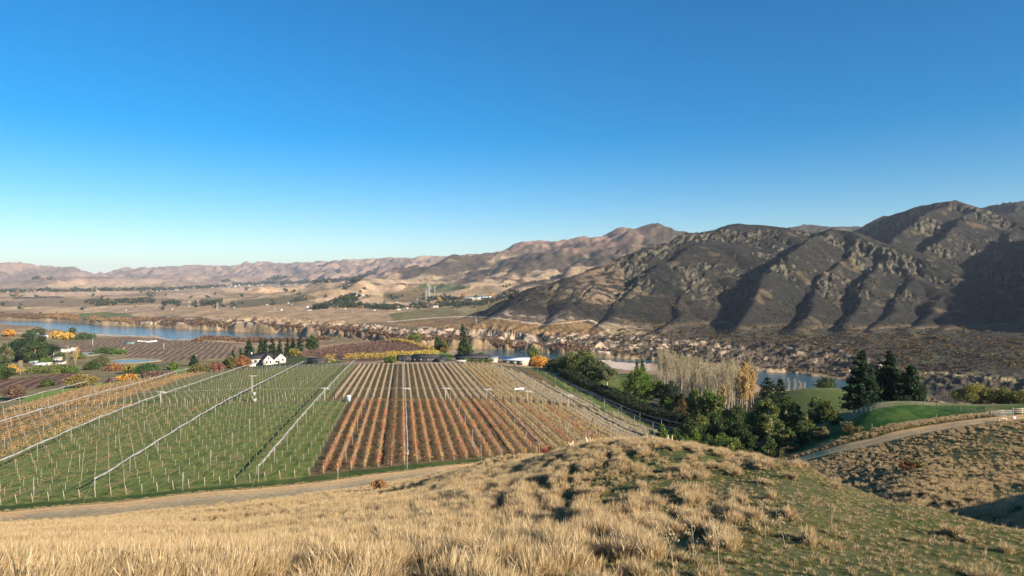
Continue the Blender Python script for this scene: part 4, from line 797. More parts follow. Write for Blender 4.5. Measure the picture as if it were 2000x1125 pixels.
T([('conifer',486,664,(590,),24,PG,'broad spruce at the left end of the conifer row',dict(n=2600)),('conifer',509,659,(600,),16,PG,'second spruce of the row, behind the house roof',dict(n=1800)),('conifer',518,661,(604,),15,PG,'spruce pressed against the second of the row',dict(n=1500)),('conifer',532,661,(610,),18,PG,'wide spruce in the middle of the conifer row',dict(n=1900)),
 ('conifer',546,663,(625,),13,PG,'small spruce right of the wide middle one',dict(n=1200)),('conifer',561,660,(640,),13,PG,'narrow spruce in the right half of the row',dict(n=1200)),('conifer',572,659,(645,),14,PG,'spruce beside the narrow one in the right half',dict(n=1200)),('conifer',586,655,(650,),17,PG,'dark rounded spruce near the right end of the row',dict(n=1500)),('broad',609,655,(660,),24,DG,'spreading dark tree at the right end of the conifer row',dict(n=1500,bare=.05)),('conifer',470,682,(585,),10,PG,'low spruce left of the conifer row',dict(n=700)),('conifer',455,684,(590,),10,PG,'lowest spruce left of the conifer row',dict(n=700))], group=CG)
T([('broad',390,713,740,36,[(.13,.12,.04),(.18,.15,.05)],'olive-green tree on the lawn edge above the netting rolls'),('broad',422,711,738,30,[(.17,.075,.055),(.2,.10,.07)],'dark red-brown tree beside the olive-green one'),('broad',474,697,726,28,RU,'rusty orange tree in front of the white house'),('broad',449,697,724,24,[(.10,.10,.035),(.15,.13,.05)],'green-brown tree left of the rusty tree'),
 ('broad',158,735,769,46,[(.24,.18,.06),(.19,.16,.05),(.3,.2,.07)],'wide golden-olive tree on the green lawn strip'),('broad',248,733,760,27,OR,'small orange tree in the middle of the lawn strip',dict(sparse=.2)),('broad',297,733,757,36,PB,'bare purplish tree on the lawn strip'),('broad',330,738,755,16,PB,'faint bare sapling right of the purplish tree',dict(sparse=.4,n=700)),('broad',30,752,782,34,PB,'bare purple-brown tree at the far left of the lawn'),
 ('broad',93,742,754,18,DG,'small grey-green bush below the brown orchard rows',dict(bare=0)),('broad',216,758,770,13,PB,'dark round cherry bush at the netting pole',dict(bare=0)),('broad',243,752,763,14,[(.16,.04,.04),(.12,.04,.04)],'dark red bush under the small orange tree',dict(bare=0)),
 ('broad',575,682,697,20,YG,'yellow-olive tree at the corner of the brown orchard'),('broad',763,697,709,20,BG,'low green shrub before the dark sheds',dict(bare=0)),('broad',288,711,729,34,[(.05,.10,.03),(.06,.12,.035)],'wide bright green bush cluster above the lawn strip',dict(bare=0)),('conifer',379,693,714,16,PG,'small conifer standing alone above the lawn'),('broad',337,708,722,16,BG,'light green bush left of the lone conifer',dict(bare=0)),('broad',417,708,718,12,DG,'small dark bush right of the lone conifer',dict(bare=0))], dmin=None, n=2000)
T([('broad',52,656,706,50,PG,'largest dark pine of the clump at the left'),('broad',34,664,704,36,PG,'dark pine at the left of the pine clump'),('broad',82,658,706,42,PG,'dark pine at the right of the pine clump'),('broad',68,664,708,40,DG,'dark pine at the front of the pine clump'),('broad',8,672,716,26,DG,'dark tree at the left frame edge beside the pale poplar'),('broad',4,712,745,30,DG,'dark grey-green tree lowest at the left frame edge'),('broad',120,690,702,20,DG,'low dark trees right of the pine clump')], dmin=420, n=3000, bare=.04)
T([('poplar',17,677,716,14,PALE,'pale bare poplar in front of the pine clump'),('poplar',131,675,720,12,PALE,'tall pale poplar with a golden foot, left of a pair',dict()),('poplar',148,677,719,14,GOLDP,'golden poplar of the pair beside the white sheds',dict(leafy=1)),('poplar',40,704,732,10,PALE,'thin bare poplar in the gardens on the left')], dmin=420)
T([('broad',109,648,661,17,YL,'left of two round golden trees near the river'),('broad',130,650,664,22,YL,'right and larger of two round golden trees near the river'),('broad',17,644,658,18,OR,'orange tree near the river at the far left'),('broad',26,713,732,24,YL,'golden leaved tree in the left gardens'),('broad',140,640,652,10,DG,'small dark tree above the golden pair'),('broad',165,653,663,34,DG,'low dark hedge tree right of the golden pair',dict(bare=0)),
 ('broad',75,642,654,30,[(.1,.11,.05),(.07,.09,.04)],'pale olive trees by the river flat',dict(bare=0)),('broad',60,648,658,20,DG,'dark olive tree by the river flat',dict(bare=0)),
 ('broad',90,700,708,18,BG,'bright green tree among the garden roofs',dict(bare=0)),('broad',198,698,716,30,[(.12,.12,.05),(.09,.1,.04)],'olive bush left of the long pond',dict(bare=0)),('broad',225,710,724,26,RU,'rust coloured bushes below the long pond',dict(bare=0)),('broad',180,708,722,26,DG,'dark bush at the near shore of the long pond',dict(bare=0)),('broad',255,712,728,22,YG,'yellow-olive bush below the long pond',dict(bare=0)),
 ('broad',110,716,728,34,GR,'green hedge tree in the left gardens',dict(bare=0)),('broad',72,715,727,34,GR,'green bush in front of the white roofs',dict(bare=0)),('broad',136,716,728,26,BG,'light green bush under the golden poplars',dict(bare=0)),('broad',155,690,700,20,GR,'green bush right of the golden poplar',dict(bare=0)),('broad',205,683,690,40,DG,'dark hedge beside the small pond',dict(bare=0)),('broad',230,684,691,24,BG,'green bush right of the small pond',dict(bare=0))], dmin=420, n=1100)
T([('broad',a,b,c,w_,[(.04,.06,.03),(.055,.075,.035)],'dark round oak on the tan hillside above the red roofed sheds',dict(group='dark oaks on the tan hillside')) for a,b,c,w_ in [(660,585,596,16),(672,578,592,22),(687,578,590,20),(676,590,600,22),(690,592,600,14),(636,592,603,16),(620,594,604,14),(703,589,597,10),(757,596,605,14),(768,595,604,12)]], dmin=1300, n=450, bare=0)
T([('conifer',a,b,c,w_,DG,'lone dark pine on the dry tan hills',dict(group='lone pines on the dry hills')) for a,b,c,w_ in [(951,534,539,4),(956,534,539,4),(1025,530,537,5),(1045,547,552,5),(982,547,552,4),(989,555,561,6),(996,552,558,4),(983,556,560,5),(904,558,564,6),(795,538,546,6),(907,559,563,5)]], dmin=1500, n=160, leaf=1.4)
for i in range(9): plant('poplar', 742+i*2.6, 583+(i%3), 597, pal=PALE, wpx=3, dmin=1300, n=120, label='bare pale poplar in a row behind the red roofed sheds', group='bare poplars by the red sheds')
for i in range(16): plant('poplar', 888+i*2.7, 599+(i*7%5), 613, pal=PALE, wpx=4, dmin=1200, n=150, label='pale bare poplar clustered at the foot of the mountain', group='pale poplars at the mountain foot')
for i, (a, b) in enumerate([(838,590),(858,588),(872,589),(905,580),(930,584),(960,578),(985,577),(1000,578)]): plant('broad', a, b-8, b+1, wpx=7, pal=[DG, YL, DG, OR][i % 4], dmin=1300, n=220, bare=0, leaf=1.6, label=['dark','golden','dark','orange'][i%4]+' tree among the orchard sheds across the river', group='trees among the far orchard sheds')
# poplar plantation: many bare pale trees, a few golden ones in front
pv = [poplar(900+i, 1.0*22, 3.4, PALE if i < 3 else GRN_P, n=520) for i in range(6)]; gv_ = [poplar(950+i, 22, 4.6, GOLDP, leafy=1, n=1500) for i in range(3)]
r9 = np.random.default_rng(77); spots = []
for row in range(15):
    for c_ in range(20):
        d = 262+row*17+r9.normal(0,2.5); px = 1288+c_*10.5+(row%2)*5+r9.normal(0,2.2)
        lo_ = np.interp(d, [262, 290, 330, 400, 500], [1405, 1385, 1335, 1288, 1262]); hi_ = np.interp(d, [262, 300, 400, 500], [1478, 1474, 1468, 1448])
        if lo_ < px < hi_: spots.append((px, d))
for i, (px, d) in enumerate(spots):
    gold_ = px > 1438 and d < 330 or (px < 1420 and d < 272 and i % 2 == 0)
    t, c = (gv_[i % 3] if gold_ else pv[r9.integers(0, 6)]); x, y, z = at(px, d); e = empty('poplar_tree', (x, y, z), r9.uniform(0, 6)); s_ = r9.uniform(.70, 1.0)*(.82 if gold_ else np.interp(px, [1262, 1300, 1400, 1460], [1.12, 1.0, .95, 1.02]))
    e.scale = (s_, s_, s_*r9.uniform(.94,1.04)); tag(e, 'golden poplar at the near right edge of the dense plantation' if gold_ else 'bare pale poplar in the dense plantation above the river', 'tree', 'golden poplars of the plantation' if gold_ else 'bare poplars of the plantation'); link('trunk', t, e); link('crown', c, e)
for i, (px, t_, d) in enumerate([(1540,738,420),(1552,740,425),(1563,744,430),(1571,748,430)]): plant('poplar', px, t_, d=d, pal=PALE, wpx=8, n=350, label='thin pale sapling at the water edge behind the dark pines', group='pale saplings at the water edge')
r5 = np.random.default_rng(55)
for i, (px, t_, d, w_, p_) in enumerate([(1322,838,186,34,DG),(1345,818,206,36,DG),(1368,812,212,38,GR),(1398,806,214,36,DG),(1420,800,216,34,GR),(1440,790,214,36,DG),(1404,858,160,34,DG),(1436,856,158,32,GR),(1462,846,158,34,DG),(1470,820,186,36,DG),(1520,822,166,30,GR),(1500,852,156,26,DG),(1540,836,162,26,GR),(1565,826,164,26,DG),(1598,836,160,26,GR),(1630,812,168,26,DG),(1515,790,196,34,DG),(1425,832,190,40,DG)]):
    plant('broad', px, t_, d=d, wpx=w_, pal=p_, n=2200, bare=.0, label=['dark leafy shrub in the thicket between the knoll and the gums','mid green leafy shrub in the thicket between the knoll and the gums'][p_ is GR], group='dense thicket behind the knoll', nm='shrub', cat='shrub')
# hedge along the shaded strip
def hedge(name, pts, h, w, pal, label, cat='hedge', n=300, leaf=.3, group=None, bare=0):
    r = np.random.default_rng(len(pts)*31+int(h*10)+int(abs(pts[0][0]))); P = A(pts, float); sg = np.hypot(*np.diff(P[:, :2], axis=0).T); L = np.concatenate([[0], np.cumsum(sg)]); m = int(n*L[-1]/10); t = r.uniform(0, L[-1], m)
    x = np.interp(t, L, P[:,0]); y = np.interp(t, L, P[:,1]); z = H(x, y); hh = h*(1+.22*perlin(t/2.5, t*0+pts[0][0])); a = r.uniform(0, 6.28, m); zz = bare*h+(hh-bare*h)*r.random(m)**.75
    c = np.stack([x+np.cos(a)*w/2*r.random(m)**.4, y+np.sin(a)*w/2*r.random(m)**.4, z+zz],1); o0 = A((x[0], y[0], z[0]))
    e = empty(name, o0); tag(e, label, cat, group); link('foliage', quads_cloud(r, c-o0, leaf*r.uniform(.6,1.4,m), A(pal)[r.integers(0,len(pal),m)]*r.uniform(.7,1.3,(m,1))), e)
    sb = MB(); ts = np.arange(0, L[-1], 3.0); 
    for q in ts:
        xx, yy = np.interp(q, L, P[:,0]), np.interp(q, L, P[:,1]); zz_ = hz(xx, yy); sb.tube([(xx-o0[0],yy-o0[1],zz_-o0[2]-.2),(xx-o0[0]+.05,yy-o0[1],zz_-o0[2]+h*.8)], [.06,.02], 4, (.16,.12,.09), cap=False)
    sb.build('stems', BARK, e); return e
W = lambda px, d: (((px-1000)/F*d), d)
hedge('hedge', [W(1185,352),W(1225,322),W(1262,300)], 3.2, 3.5, DG, 'dark clipped hedge between the lone gum and the shaded strip', leaf=.35)
hedge('shade_toned_hedge', [W(1100,402),W(1143,356),W(1190,318),W(1243,283),W(1292,257),W(1335,240),W(1380,226)], 4.6, 7.0, [(.022,.034,.016),(.03,.042,.02),(.016,.026,.013)], 'long shelter hedge with painted-in shade along the right edge of the vineyard', n=900, leaf=.38)  # leaf colours blackened to stand in for tree shadow along this strip
hedge('hedge', [W(1100,425),W(1150,380),W(1190,350)], 2.0, 3.0, DG, 'dark low hedge along the foot of the green clump', leaf=.35)
hedge('hedge', [W(905,455),W(945,450)], 3.0, 2.5, BG, 'clipped green hedge in front of the long low house', leaf=.35)
hedge('hedge', [W(949,450),W(962,448)], 3.4, 3.0, BG, 'square green hedge block left of the white roofed shed', leaf=.35)
# brown orchard on the plateau and its yellow hedgerows
PO = 'purple-brown orchard rows on the plateau'
for i in range(15):
    d0 = 520+i*13.5; a = np.interp(i, [0, 3, 8, 14], [668, 600, 560, 690]); b = np.interp(i, [0, 4, 9, 14], [745, 842, 845, 765])
    hedge('orchard_row', [W(a, d0*1.0), W((a+b)/2, d0+3), W(b, d0)], 3.4, 2.4, [(.17,.095,.085),(.14,.085,.07),(.21,.13,.10)], 'leafless purple-brown orchard row on the plateau beside the white house', 'orchard row', n=70, leaf=.5, group=PO)
YH = [(.50,.36,.07),(.42,.34,.07),(.30,.28,.06),(.56,.38,.09)]
for nm_, pts, hh, lb in [('a',[W(736,700),W(790,660),W(848,618)],3.4,'long yellow-green vine hedge along the far side of the brown orchard'),('b',[W(738,690),W(790,648),W(838,612)],3.2,'inner yellow-green vine hedge next to the brown orchard'),
  ('c',[W(672,500),W(745,520),W(800,545),W(858,572)],4.4,'tall golden hedge along the near side of the brown orchard'),('d',[W(760,548),W(808,560),W(856,588)],3.8,'second golden hedge behind the dark sheds'),('e',[W(638,478),W(657,480)],5.2,'short thick golden hedge beside the lone dark shed'),('f',[W(632,476),W(637,476)],4.8,'orange bush clump at the end of the short golden hedge')]:
    hedge('vine_hedge', pts, hh, 2.4, OR if nm_ == 'f' else YH, lb, 'hedge', n=260, leaf=.42)
# pampas, weeds and low shrubs near the track
PAM = [(.72,.60,.38),(.62,.50,.30),(.78,.68,.47)]
def pampas(px, d, h, label, group='pampas clumps behind the knoll'):
    r = np.random.default_rng(int(px)); x, y, z = at(px, d); e = empty('pampas_grass', (x, y, z)); tag(e, label, 'pampas grass', group)
    n = 260; a = r.uniform(0,6.283,n); L = h*.6*r.uniform(.7,1.1,n); dd = np.stack([np.cos(a),np.sin(a),0*a],1); s = np.stack([-np.sin(a),np.cos(a),0*a],1)*.035; p0 = dd*.2; p1 = dd*(L*.35)[:,None]+[0,0,1]*(L*.85)[:,None]; p2 = dd*(L*.85)[:,None]+[0,0,1]*(L*.8)[:,None]
    V = np.stack([p0-s,p0+s,p1-s,p1+s,p2],1).reshape(-1,3); k = np.arange(n)[:,None]*5; link('leaves', np_mesh('leaves', V, [k+A([[2,3,4]]), k+A([[0,1,3,2]])], GRASSM, np.repeat(A([(.30,.28,.13),(.22,.24,.1)])[r.integers(0,2,n)],5,0)), e)
    mb = MB()
    for i in range(13):
        a = r.uniform(0,6.28); ln = r.uniform(.1,.5); hh = h*r.uniform(.75,1.0); b = A((math.cos(a)*ln*h*.3, math.sin(a)*ln*h*.3, hh*.62)); t = A((math.cos(a)*ln*h*.55, math.sin(a)*ln*h*.55, hh)); mb.tube([(0,0,.1), b, b*.5+t*.5, t], [.02,.05,.15,.03], 5, PAM[i%3])
    mb.build('plumes', attr_mat('plume', 8, .8, 1.2), e, True)
for px, top, d, lb in [(1115,861,172,'left of the three large pampas clumps behind the knoll'),(1149,853,170,'largest pampas clump, in the middle of three behind the knoll'),(1180,853,168,'right of the three large pampas clumps behind the knoll'),(1267,849,162,'small pampas clump at the knoll skyline'),(1309,850,160,'small pampas clump right of the upright bush')]:
    z = at(px, d)[2]; pampas(px, d, (HZ-top)*d/F-z, lb)
for px, top, d, w_, pal, lb, nm_ in [(743,938,104,34,[(.34,.17,.07),(.28,.18,.09),(.40,.26,.13)],'rusty dry shrub below the track at the vineyard corner','shrub'),(1063,876,163,14,[(.30,.06,.05),(.2,.08,.05)],'small red shrub at the vineyard edge by the track','shrub'),(1075,870,164,16,[(.3,.15,.08),(.2,.14,.07)],'brown shrub beside the small red shrub','shrub'),(1780,905,98,50,[(.16,.10,.045),(.09,.09,.035),(.24,.12,.06)],'reddish brown scrub on the slope below the track','shrub'),
  (1525,893,150,14,[(.12,.12,.05)],'low bush where the track drops behind the knoll','shrub'),(1340,868,152,20,[(.10,.11,.045)],'olive bush peeping over the knoll','shrub'),(1660,826,152,34,[(.24,.2,.1),(.16,.14,.06)],'dry brown bush at the near corner of the green paddock','shrub'),(1545,868,160,30,[(.2,.17,.08),(.12,.12,.05)],'pale dry bush under the white trunked gum','shrub'),(1610,848,158,30,[(.22,.18,.09),(.14,.13,.06)],'dry bush under the yellowish young gum','shrub')]:
    plant('broad', px, top, d=d, wpx=w_, pal=pal, n=1500, bare=0, leaf=.13, label=lb, cat='shrub', nm=nm_, ncl=20)
def weed(px, d, h, seed, lb):
    r = np.random.default_rng(seed); x, y, z = at(px, d); mb = MB(); tp = A((r.normal(-.1,.12), r.normal(0,.1), h)); mb.tube([(0,0,-.05), tp*.5+[.03,0,0], tp], [.007,.006,.003], 5, (.46,.38,.25))
    for i in range(9):
        s = r.uniform(.35,.95); b = tp*s; e_ = b+A((r.normal(0,.07), r.normal(0,.07), h*.28*r.uniform(.5,1.2))); mb.tube([b, (b+e_)/2+[0,0,.01], e_], [.004,.003,.002], 4, (.42,.34,.22)); V, Fq, cc = quads_cloud(r, e_+r.normal(0,.025,(7,3)), np.full(7,.016), np.full((7,3),.42)*[1,.8,.5], raw=True); mb.add(V, f4=Fq, col=cc)
    o = mb.build('dry_weed', BARK, None, False, (x, y, z)); tag(o, lb, 'weed', 'dry stalks standing in the near grass')
for i, (px, d, h, lb) in enumerate([(1405,11.6,.9,'tall pale leaning dead stalk at the lower edge of the picture'),(1352,12.4,.7,'branched dead stalk left of the tall leaning one'),(1495,15.5,.75,'dark-headed dead thistle on the green slope'),(1318,11.3,.8,'dead branching stalk cut by the bottom edge'),(1535,14.5,.7,'thin dead stalk right of the thistle'),(1115,11.5,.6,'white dead stalk among gold grass at bottom centre'),(925,11.2,.55,'reddish dry dock stalk at the bottom centre'),(1284,14.2,.6,'short dead stalk left of the thistle'),(640,11.4,.5,'dry stalk in tall gold grass at lower left')]): weed(px, d, h, 300+i, lb)
# ---------------------------------------------------------------- buildings
M_white = solid('white_render', (.50,.475,.43), .06, 1.5); M_black = solid('dark_cladding', (.035,.036,.038), .25, 2, .6); M_droof = solid('dark_metal_roof', (.045,.045,.048), .2, 1.5, .8); M_glass = solid('glass', (.03,.04,.05), .2, 1, .12, spec=.6)
M_lroof = solid('white_steel_roof', (.62,.66,.70), .06, .8, .45); M_cream = solid('cream_wall', (.42,.36,.28), .1, 1); M_red = solid('red_iron_roof', (.30,.07,.07), .15, 1); M_conc = solid('concrete', (.42,.39,.34), .12, 1); M_groof = solid('grey_roof', (.22,.23,.24), .15, 1, .5); M_tim = solid('fence_timber', (.52,.44,.32), .15, 3); M_gal = solid('galvanised_steel', (.42,.44,.44), .1, 5, .45)
M_plast = solid('shrink_wrap', (.72,.68,.64), .08, .6); M_green = solid('green_roof', (.14,.27,.22), .1, 1)
def bx(nm, dims, mat, par, bev=0): o = MB().box(*dims).build(nm, mat, par); return o
def gable(root, x0, x1, y0, y1, h, rh, wall, roof, ax='x', ov=.35, wins=(), chim=None, door=None, panes=True):
    """gabled block with ridge along ax; wins = list of (side, a, z, w, h)"""
    m = MB(); m.box(x0, x1, y0, y1, -1.2, h)
    if ax == 'x': ym = (y0+y1)/2; V = [(x0,y0,h),(x0,y1,h),(x0,ym,h+rh),(x1,y0,h),(x1,y1,h),(x1,ym,h+rh)]
    else: xm = (x0+x1)/2; V = [(x0,y0,h),(x1,y0,h),(xm,y0,h+rh),(x0,y1,h),(x1,y1,h),(xm,y1,h+rh)]
    m.add(V, f3=[(0,1,2),(3,5,4)]); m.build('wall', wall, root)
    t = .14; rf = MB()
    for s in (-1, 1):
        if ax == 'x':
            ye = y0-ov if s < 0 else y1+ov; k = rh/((y1-y0)/2); ze = h-ov*k; ym = (y0+y1)/2
            P = [(x0-ov,ye,ze+.02),(x1+ov,ye,ze+.02),(x1+ov,ym,h+rh+.02),(x0-ov,ym,h+rh+.02)]
        else:
            xe = x0-ov if s < 0 else x1+ov; k = rh/((x1-x0)/2); ze = h-ov*k; xm = (x0+x1)/2
            P = [(xe,y0-ov,ze+.02),(xm,y0-ov,h+rh+.02),(xm,y1+ov,h+rh+.02),(xe,y1+ov,ze+.02)]
        Q = [(a, b, c+t) for a, b, c in P]; rf.add(P+Q, f4=[(0,1,2,3),(7,6,5,4),(0,4,5,1),(1,5,6,2),(2,6,7,3),(3,7,4,0)])
    ro = rf.build('roof', roof, root)
    if chim: cx, cy, ch = chim; bx('chimney', (cx-.4,cx+.4,cy-.4,cy+.4,h,h+ch), wall, ro)
    for (s, a, z, ww, wh) in wins:
        e = .04
        if s == 'f': fr = (a-ww/2, a+ww/2, y0-e, y0-.003, z, z+wh); pn = (a-ww/2+.08, a+ww/2-.08, y0-e-.012, y0-e-.002, z+.08, z+wh-.08)
        elif s == 'l': fr = (x0-e, x0-.003, a-ww/2, a+ww/2, z, z+wh); pn = (x0-e-.012, x0-e-.002, a-ww/2+.08, a+ww/2-.08, z+.08, z+wh-.08)
        else: fr = (x1+.003, x1+e, a-ww/2, a+ww/2, z, z+wh); pn = (x1+e+.002, x1+e+.012, a-ww/2+.08, a+ww/2-.08, z+.08, z+wh-.08)
        w_ = bx('window', fr, M_black, root); bx('pane', pn, M_glass, w_)
    if door: bx('door', (door[0]-.5, door[0]+.5, y0-.05, y0-.003, 0, 2.1), M_black, root)
def flat(root, x0, x1, y0, y1, h, wall, roof, ov=.5, tilt=0, wins=()):
    m = MB(); m.box(x0, x1, y0, y1, -1.2, h); m.build('wall', wall, root)
    V = [(x0-ov,y0-ov,h+.02-tilt*.1),(x1+ov,y0-ov,h+.02-tilt*.1),(x0-ov,y1+ov,h+tilt),(x1+ov,y1+ov,h+tilt)]; V += [(a,b,c+.2) for a,b,c in V]
    MB().add(V, f4=[(0,2,3,1),(4,5,7,6),(0,1,5,4),(2,6,7,3),(0,4,6,2),(1,3,7,5)]).build('roof', roof, root)
    for (a, z, ww, wh) in wins: w_ = bx('window', (a-ww/2,a+ww/2,y0-.05,y0-.003,z,z+wh), M_groof, root); bx('pane', (a-ww/2+.1,a+ww/2-.1,y0-.065,y0-.052,z+.1,z+wh-.1), M_glass, w_)
def house(nm, px, d, rz, label, cat='house', dz=0): x, y, z = at(px, d); e = empty(nm, (x, y, z+dz), math.radians(rz)); tag(e, label, cat); return e
# white gabled house (main block and two wings)
e = house('white_house', 516, 508, 28, 'white gabled house with dark roofs and several wings below the conifer row', dz=.8); e.scale = (1.1,1.1,1.1)
gable(e, -8, 6, 4, 10, 3.4, 3.0, M_white, M_droof, 'x', wins=[('f',-5,.8,1.6,1.6),('f',-2,.8,1.6,1.6)], chim=(-7.2,7,4.2))
gable(e, -1.2, 5.2, -6, 3.9, 3.2, 3.1, M_white, M_droof, 'y', wins=[('f',.8,.9,1.0,1.5),('f',3.2,.9,1.0,1.5),('f',2.0,3.6,.9,1.2),('r',-3,.8,1.8,1.6),('r',0,.8,1.8,1.6)])
gable(e, 8.5, 15, 5, 11.5, 3.0, 2.8, M_white, M_droof, 'y', wins=[('f',10.2,.9,1.0,1.4),('f',13,.9,1.2,1.4)])
gable(e, 5.6, 9.2, -4.5, 0, 2.6, 2.0, M_white, M_droof, 'y', wins=[('f',7.4,.8,1.6,1.4)], door=(8.7,))
gable(e, -15, -9, 3, 9, 2.8, 2.4, M_cream, M_droof, 'x', wins=[('f',-12,.8,2.0,1.2)])
wl = MB(); wl.box(-16, -3, -9.2, -8.6, -1.5, 1.1); tag(wl.build('garden_wall', M_white, None, loc=(e.location.x, e.location.y, e.location.z)), 'low white garden wall below the white house', 'wall')
e = house('shed', 618, 476, -8, 'lone low dark shed beside the short golden hedge', 'shed'); gable(e, -5.5, 6.5, -3, 4, 2.2, 1.2, M_black, M_droof, 'x', wins=[('f',2,.8,2,.9)])
e = house('shed', 792, 486, 6, 'small dark flat building behind the crest of the red rows', 'shed'); flat(e, -6, 6, -3, 3, 3.0, M_black, M_droof, .3, .4, wins=[(-4,.8,1.2,1.4),(3,.8,1.2,1.2)])
e = house('dark_house', 834, 468, -6, 'black clad house with a low dark roof behind the central rows'); flat(e, -10, 7.5, -4, 5, 3.4, M_black, M_droof, .7, .9, wins=[(-8,.7,1.6,1.6),(-4,.7,2.4,1.6),(1,.7,1.6,1.6)]); gable(e, 7.6, 13, -6, 4, 2.6, 1.5, M_black, M_droof, 'y', wins=[('f',10,.7,1.6,1.3)]); bx('skylight', (-6,-3,-2,1,3.95,4.2), M_glass, e)
e = house('long_house', 925, 478, -4, 'long low dark roofed house left of the white roofed shed'); gable(e, -12, 10, -4, 4, 2.9, 1.8, M_black, M_droof, 'x', ov=1.0, wins=[('f',-9,.4,2.4,2.0),('f',-5,.4,2.4,2.0),('f',0,.5,1.6,1.6),('f',6,.5,2.4,1.6)], chim=(-8,0,3)); flat(e, 10.2, 17, -5, 2, 2.8, M_cream, M_groof, .5, .1, wins=[(13,.6,3.4,1.5)])
e = house('white_roofed_shed', 1008, 480, -10, 'open farm shed with a bright white steel roof', 'shed'); gable(e, -9, 9.5, -5, 6, 3.4, 1.3, M_cream, M_lroof, 'x', ov=.5, wins=[('f',-6.4,.2,4.2,2.7),('f',-1.6,.2,4.2,2.7),('f',3.2,.2,4.2,2.7)])
e = house('parked_truck', 899, 452, 5, 'pale boat-shaped load parked before the black house', 'trailer')
m = MB(); m.add([(-3.5,-1,.9),(2.6,-1,.9),(3.8,0,1.2),(2.6,1,.9),(-3.5,1,.9),(-3.5,-1.1,2.0),(2.4,-1.1,2.1),(4.2,0,2.3),(2.4,1.1,2.1),(-3.5,1.1,2.0)], f3=[(0,1,2),(0,2,3),(0,3,4)], f4=[(0,5,6,1),(1,6,7,2),(2,7,8,3),(3,8,9,4),(4,9,5,0)]); m.add([(-3.5,-1.1,2.0),(2.4,-1.1,2.1),(4.2,0,2.3),(2.4,1.1,2.1),(-3.5,1.1,2.0)], f3=[(0,1,2),(0,2,3),(0,3,4)]); m.build('hull', M_white, e)
for s in (-1, 1): MB().tube([(-1,s*1.0,.35),(-1,s*1.22,.35)], .35, 12, (.05,.05,.05)).build('wheel', M_black, e)
MB().box(-3, 4.5, -.08, .08, .55, .7).build('frame', M_gal, e); e.name = 'boat_trailer'
# walls by the driveway in front of the sheds
def strip(nm, pts, w, lift, mat, label=None, cat=None, kind=None, h=.0):
    P = A([at(*p) for p in pts]); t = np.linspace(0, 1, 40); k = np.linspace(0, 1, len(P)); X_ = np.interp(t, k, P[:,0]); Y_ = np.interp(t, k, P[:,1]); T_ = np.stack([np.gradient(X_), np.gradient(Y_)],1); T_ /= np.linalg.norm(T_,axis=1)[:,None]; N_ = np.stack([-T_[:,1], T_[:,0]],1)*w/2
    Vs = []
    for s in np.linspace(-1, 1, 4): Vs.append(np.stack([X_+N_[:,0]*s, Y_+N_[:,1]*s, H(X_+N_[:,0]*s, Y_+N_[:,1]*s)+lift],1))
    V = np.concatenate(Vs); n = 40; i = np.arange(n-1); f = np.concatenate([np.stack([i+a*n, i+1+a*n, i+1+(a+1)*n, i+(a+1)*n],1) for a in range(3)])
    o = link(nm, np_mesh(nm, V, f[:, ::-1], mat, np.ones((len(V),3)))); tag(o, label, cat, kind=kind); return o
strip('road', [(480,450),(600,448),(680,447),(760,446),(860,446),(960,440)], 4.5, .12, solid('asphalt', (.17,.165,.16), .15, 1), kind='structure')
strip('road', [(1480,262),(1530,226),(1570,205),(1620,198),(1660,196)], 2.6, .10, solid('pale_gravel', (.36,.30,.2), .15, 1), kind='structure')
# left farm buildings, tanks and ponds
def pond(px, py, wpx, hpx, label):
    h_ = hit(px, py, 420); 
    x, y, z = h_; a = wpx/2*y/F; d1 = -z*F/(py+hpx/2-HZ); d0 = -z*F/(py-hpx/2-HZ); th = np.linspace(0, 6.283, 40, endpoint=False); rr = 1+.07*np.sin(3*th+px)
    V = np.stack([np.cos(th)*a*rr, np.sin(th)*abs(d0-d1)/2*rr, 0*th],1); V = np.concatenate([V, [(0,0,0)]]); k = np.arange(40)
    X_, Y_ = x+V[:,0]*1.12, y+V[:,1]*1.12; zt = H(X_, Y_).max()+.25
    o = link('pond', np_mesh('pond', V, np.stack([np.full(40,40), k, (k+1)%40],1), wm), None, (x, y, zt)); tag(o, kind='structure')
    ring = np.concatenate([V[:40]*[1.0,1.0,1]+[0,0,-.05], V[:40]*[1.06,1.06,1]+[0,0,.5], V[:40]*[1.14,1.2,1]+[0,0,.4], V[:40]*[1.3,1.5,1]+[0,0,-4]]); f = np.concatenate([np.stack([k+q*40, (k+1)%40+q*40, (k+1)%40+(q+1)*40, k+(q+1)*40],1) for q in range(3)])
    o = link('pond_bank', np_mesh('pond_bank', ring, f[:, ::-1], attr_mat('bank_soil', .5, .8, 1.2), np.tile(A([(.30,.235,.15)]), (160,1)), True), None, (x, y, zt)); tag(o, label, 'pond bank')
pond(258, 707, 84, 8, 'pale earth bank around the long blue pond'); pond(174, 692, 44, 8, 'pale earth bank around the small pond beside the white stacks')
def small(nm, px, py, wpx, hpx, wall, roof, label, dep=.7, dmin=420, group=None, rz=0, win=True):
    h_ = hit(px, py, dmin)
    if h_ is None: return
    x, y, z = h_; w_ = wpx*y/F; hh = hpx*y/F; e = empty(nm, (x, y, z), math.radians(rz)); tag(e, label, 'building', group)
    gable(e, -w_/2, w_/2, 0, w_*dep, hh*.6, hh*.4, wall, roof, 'x', ov=w_*.03, wins=[('f', a*w_, hh*.12, w_*.12, hh*.3) for a in (-.3, 0, .3)] if win else [])
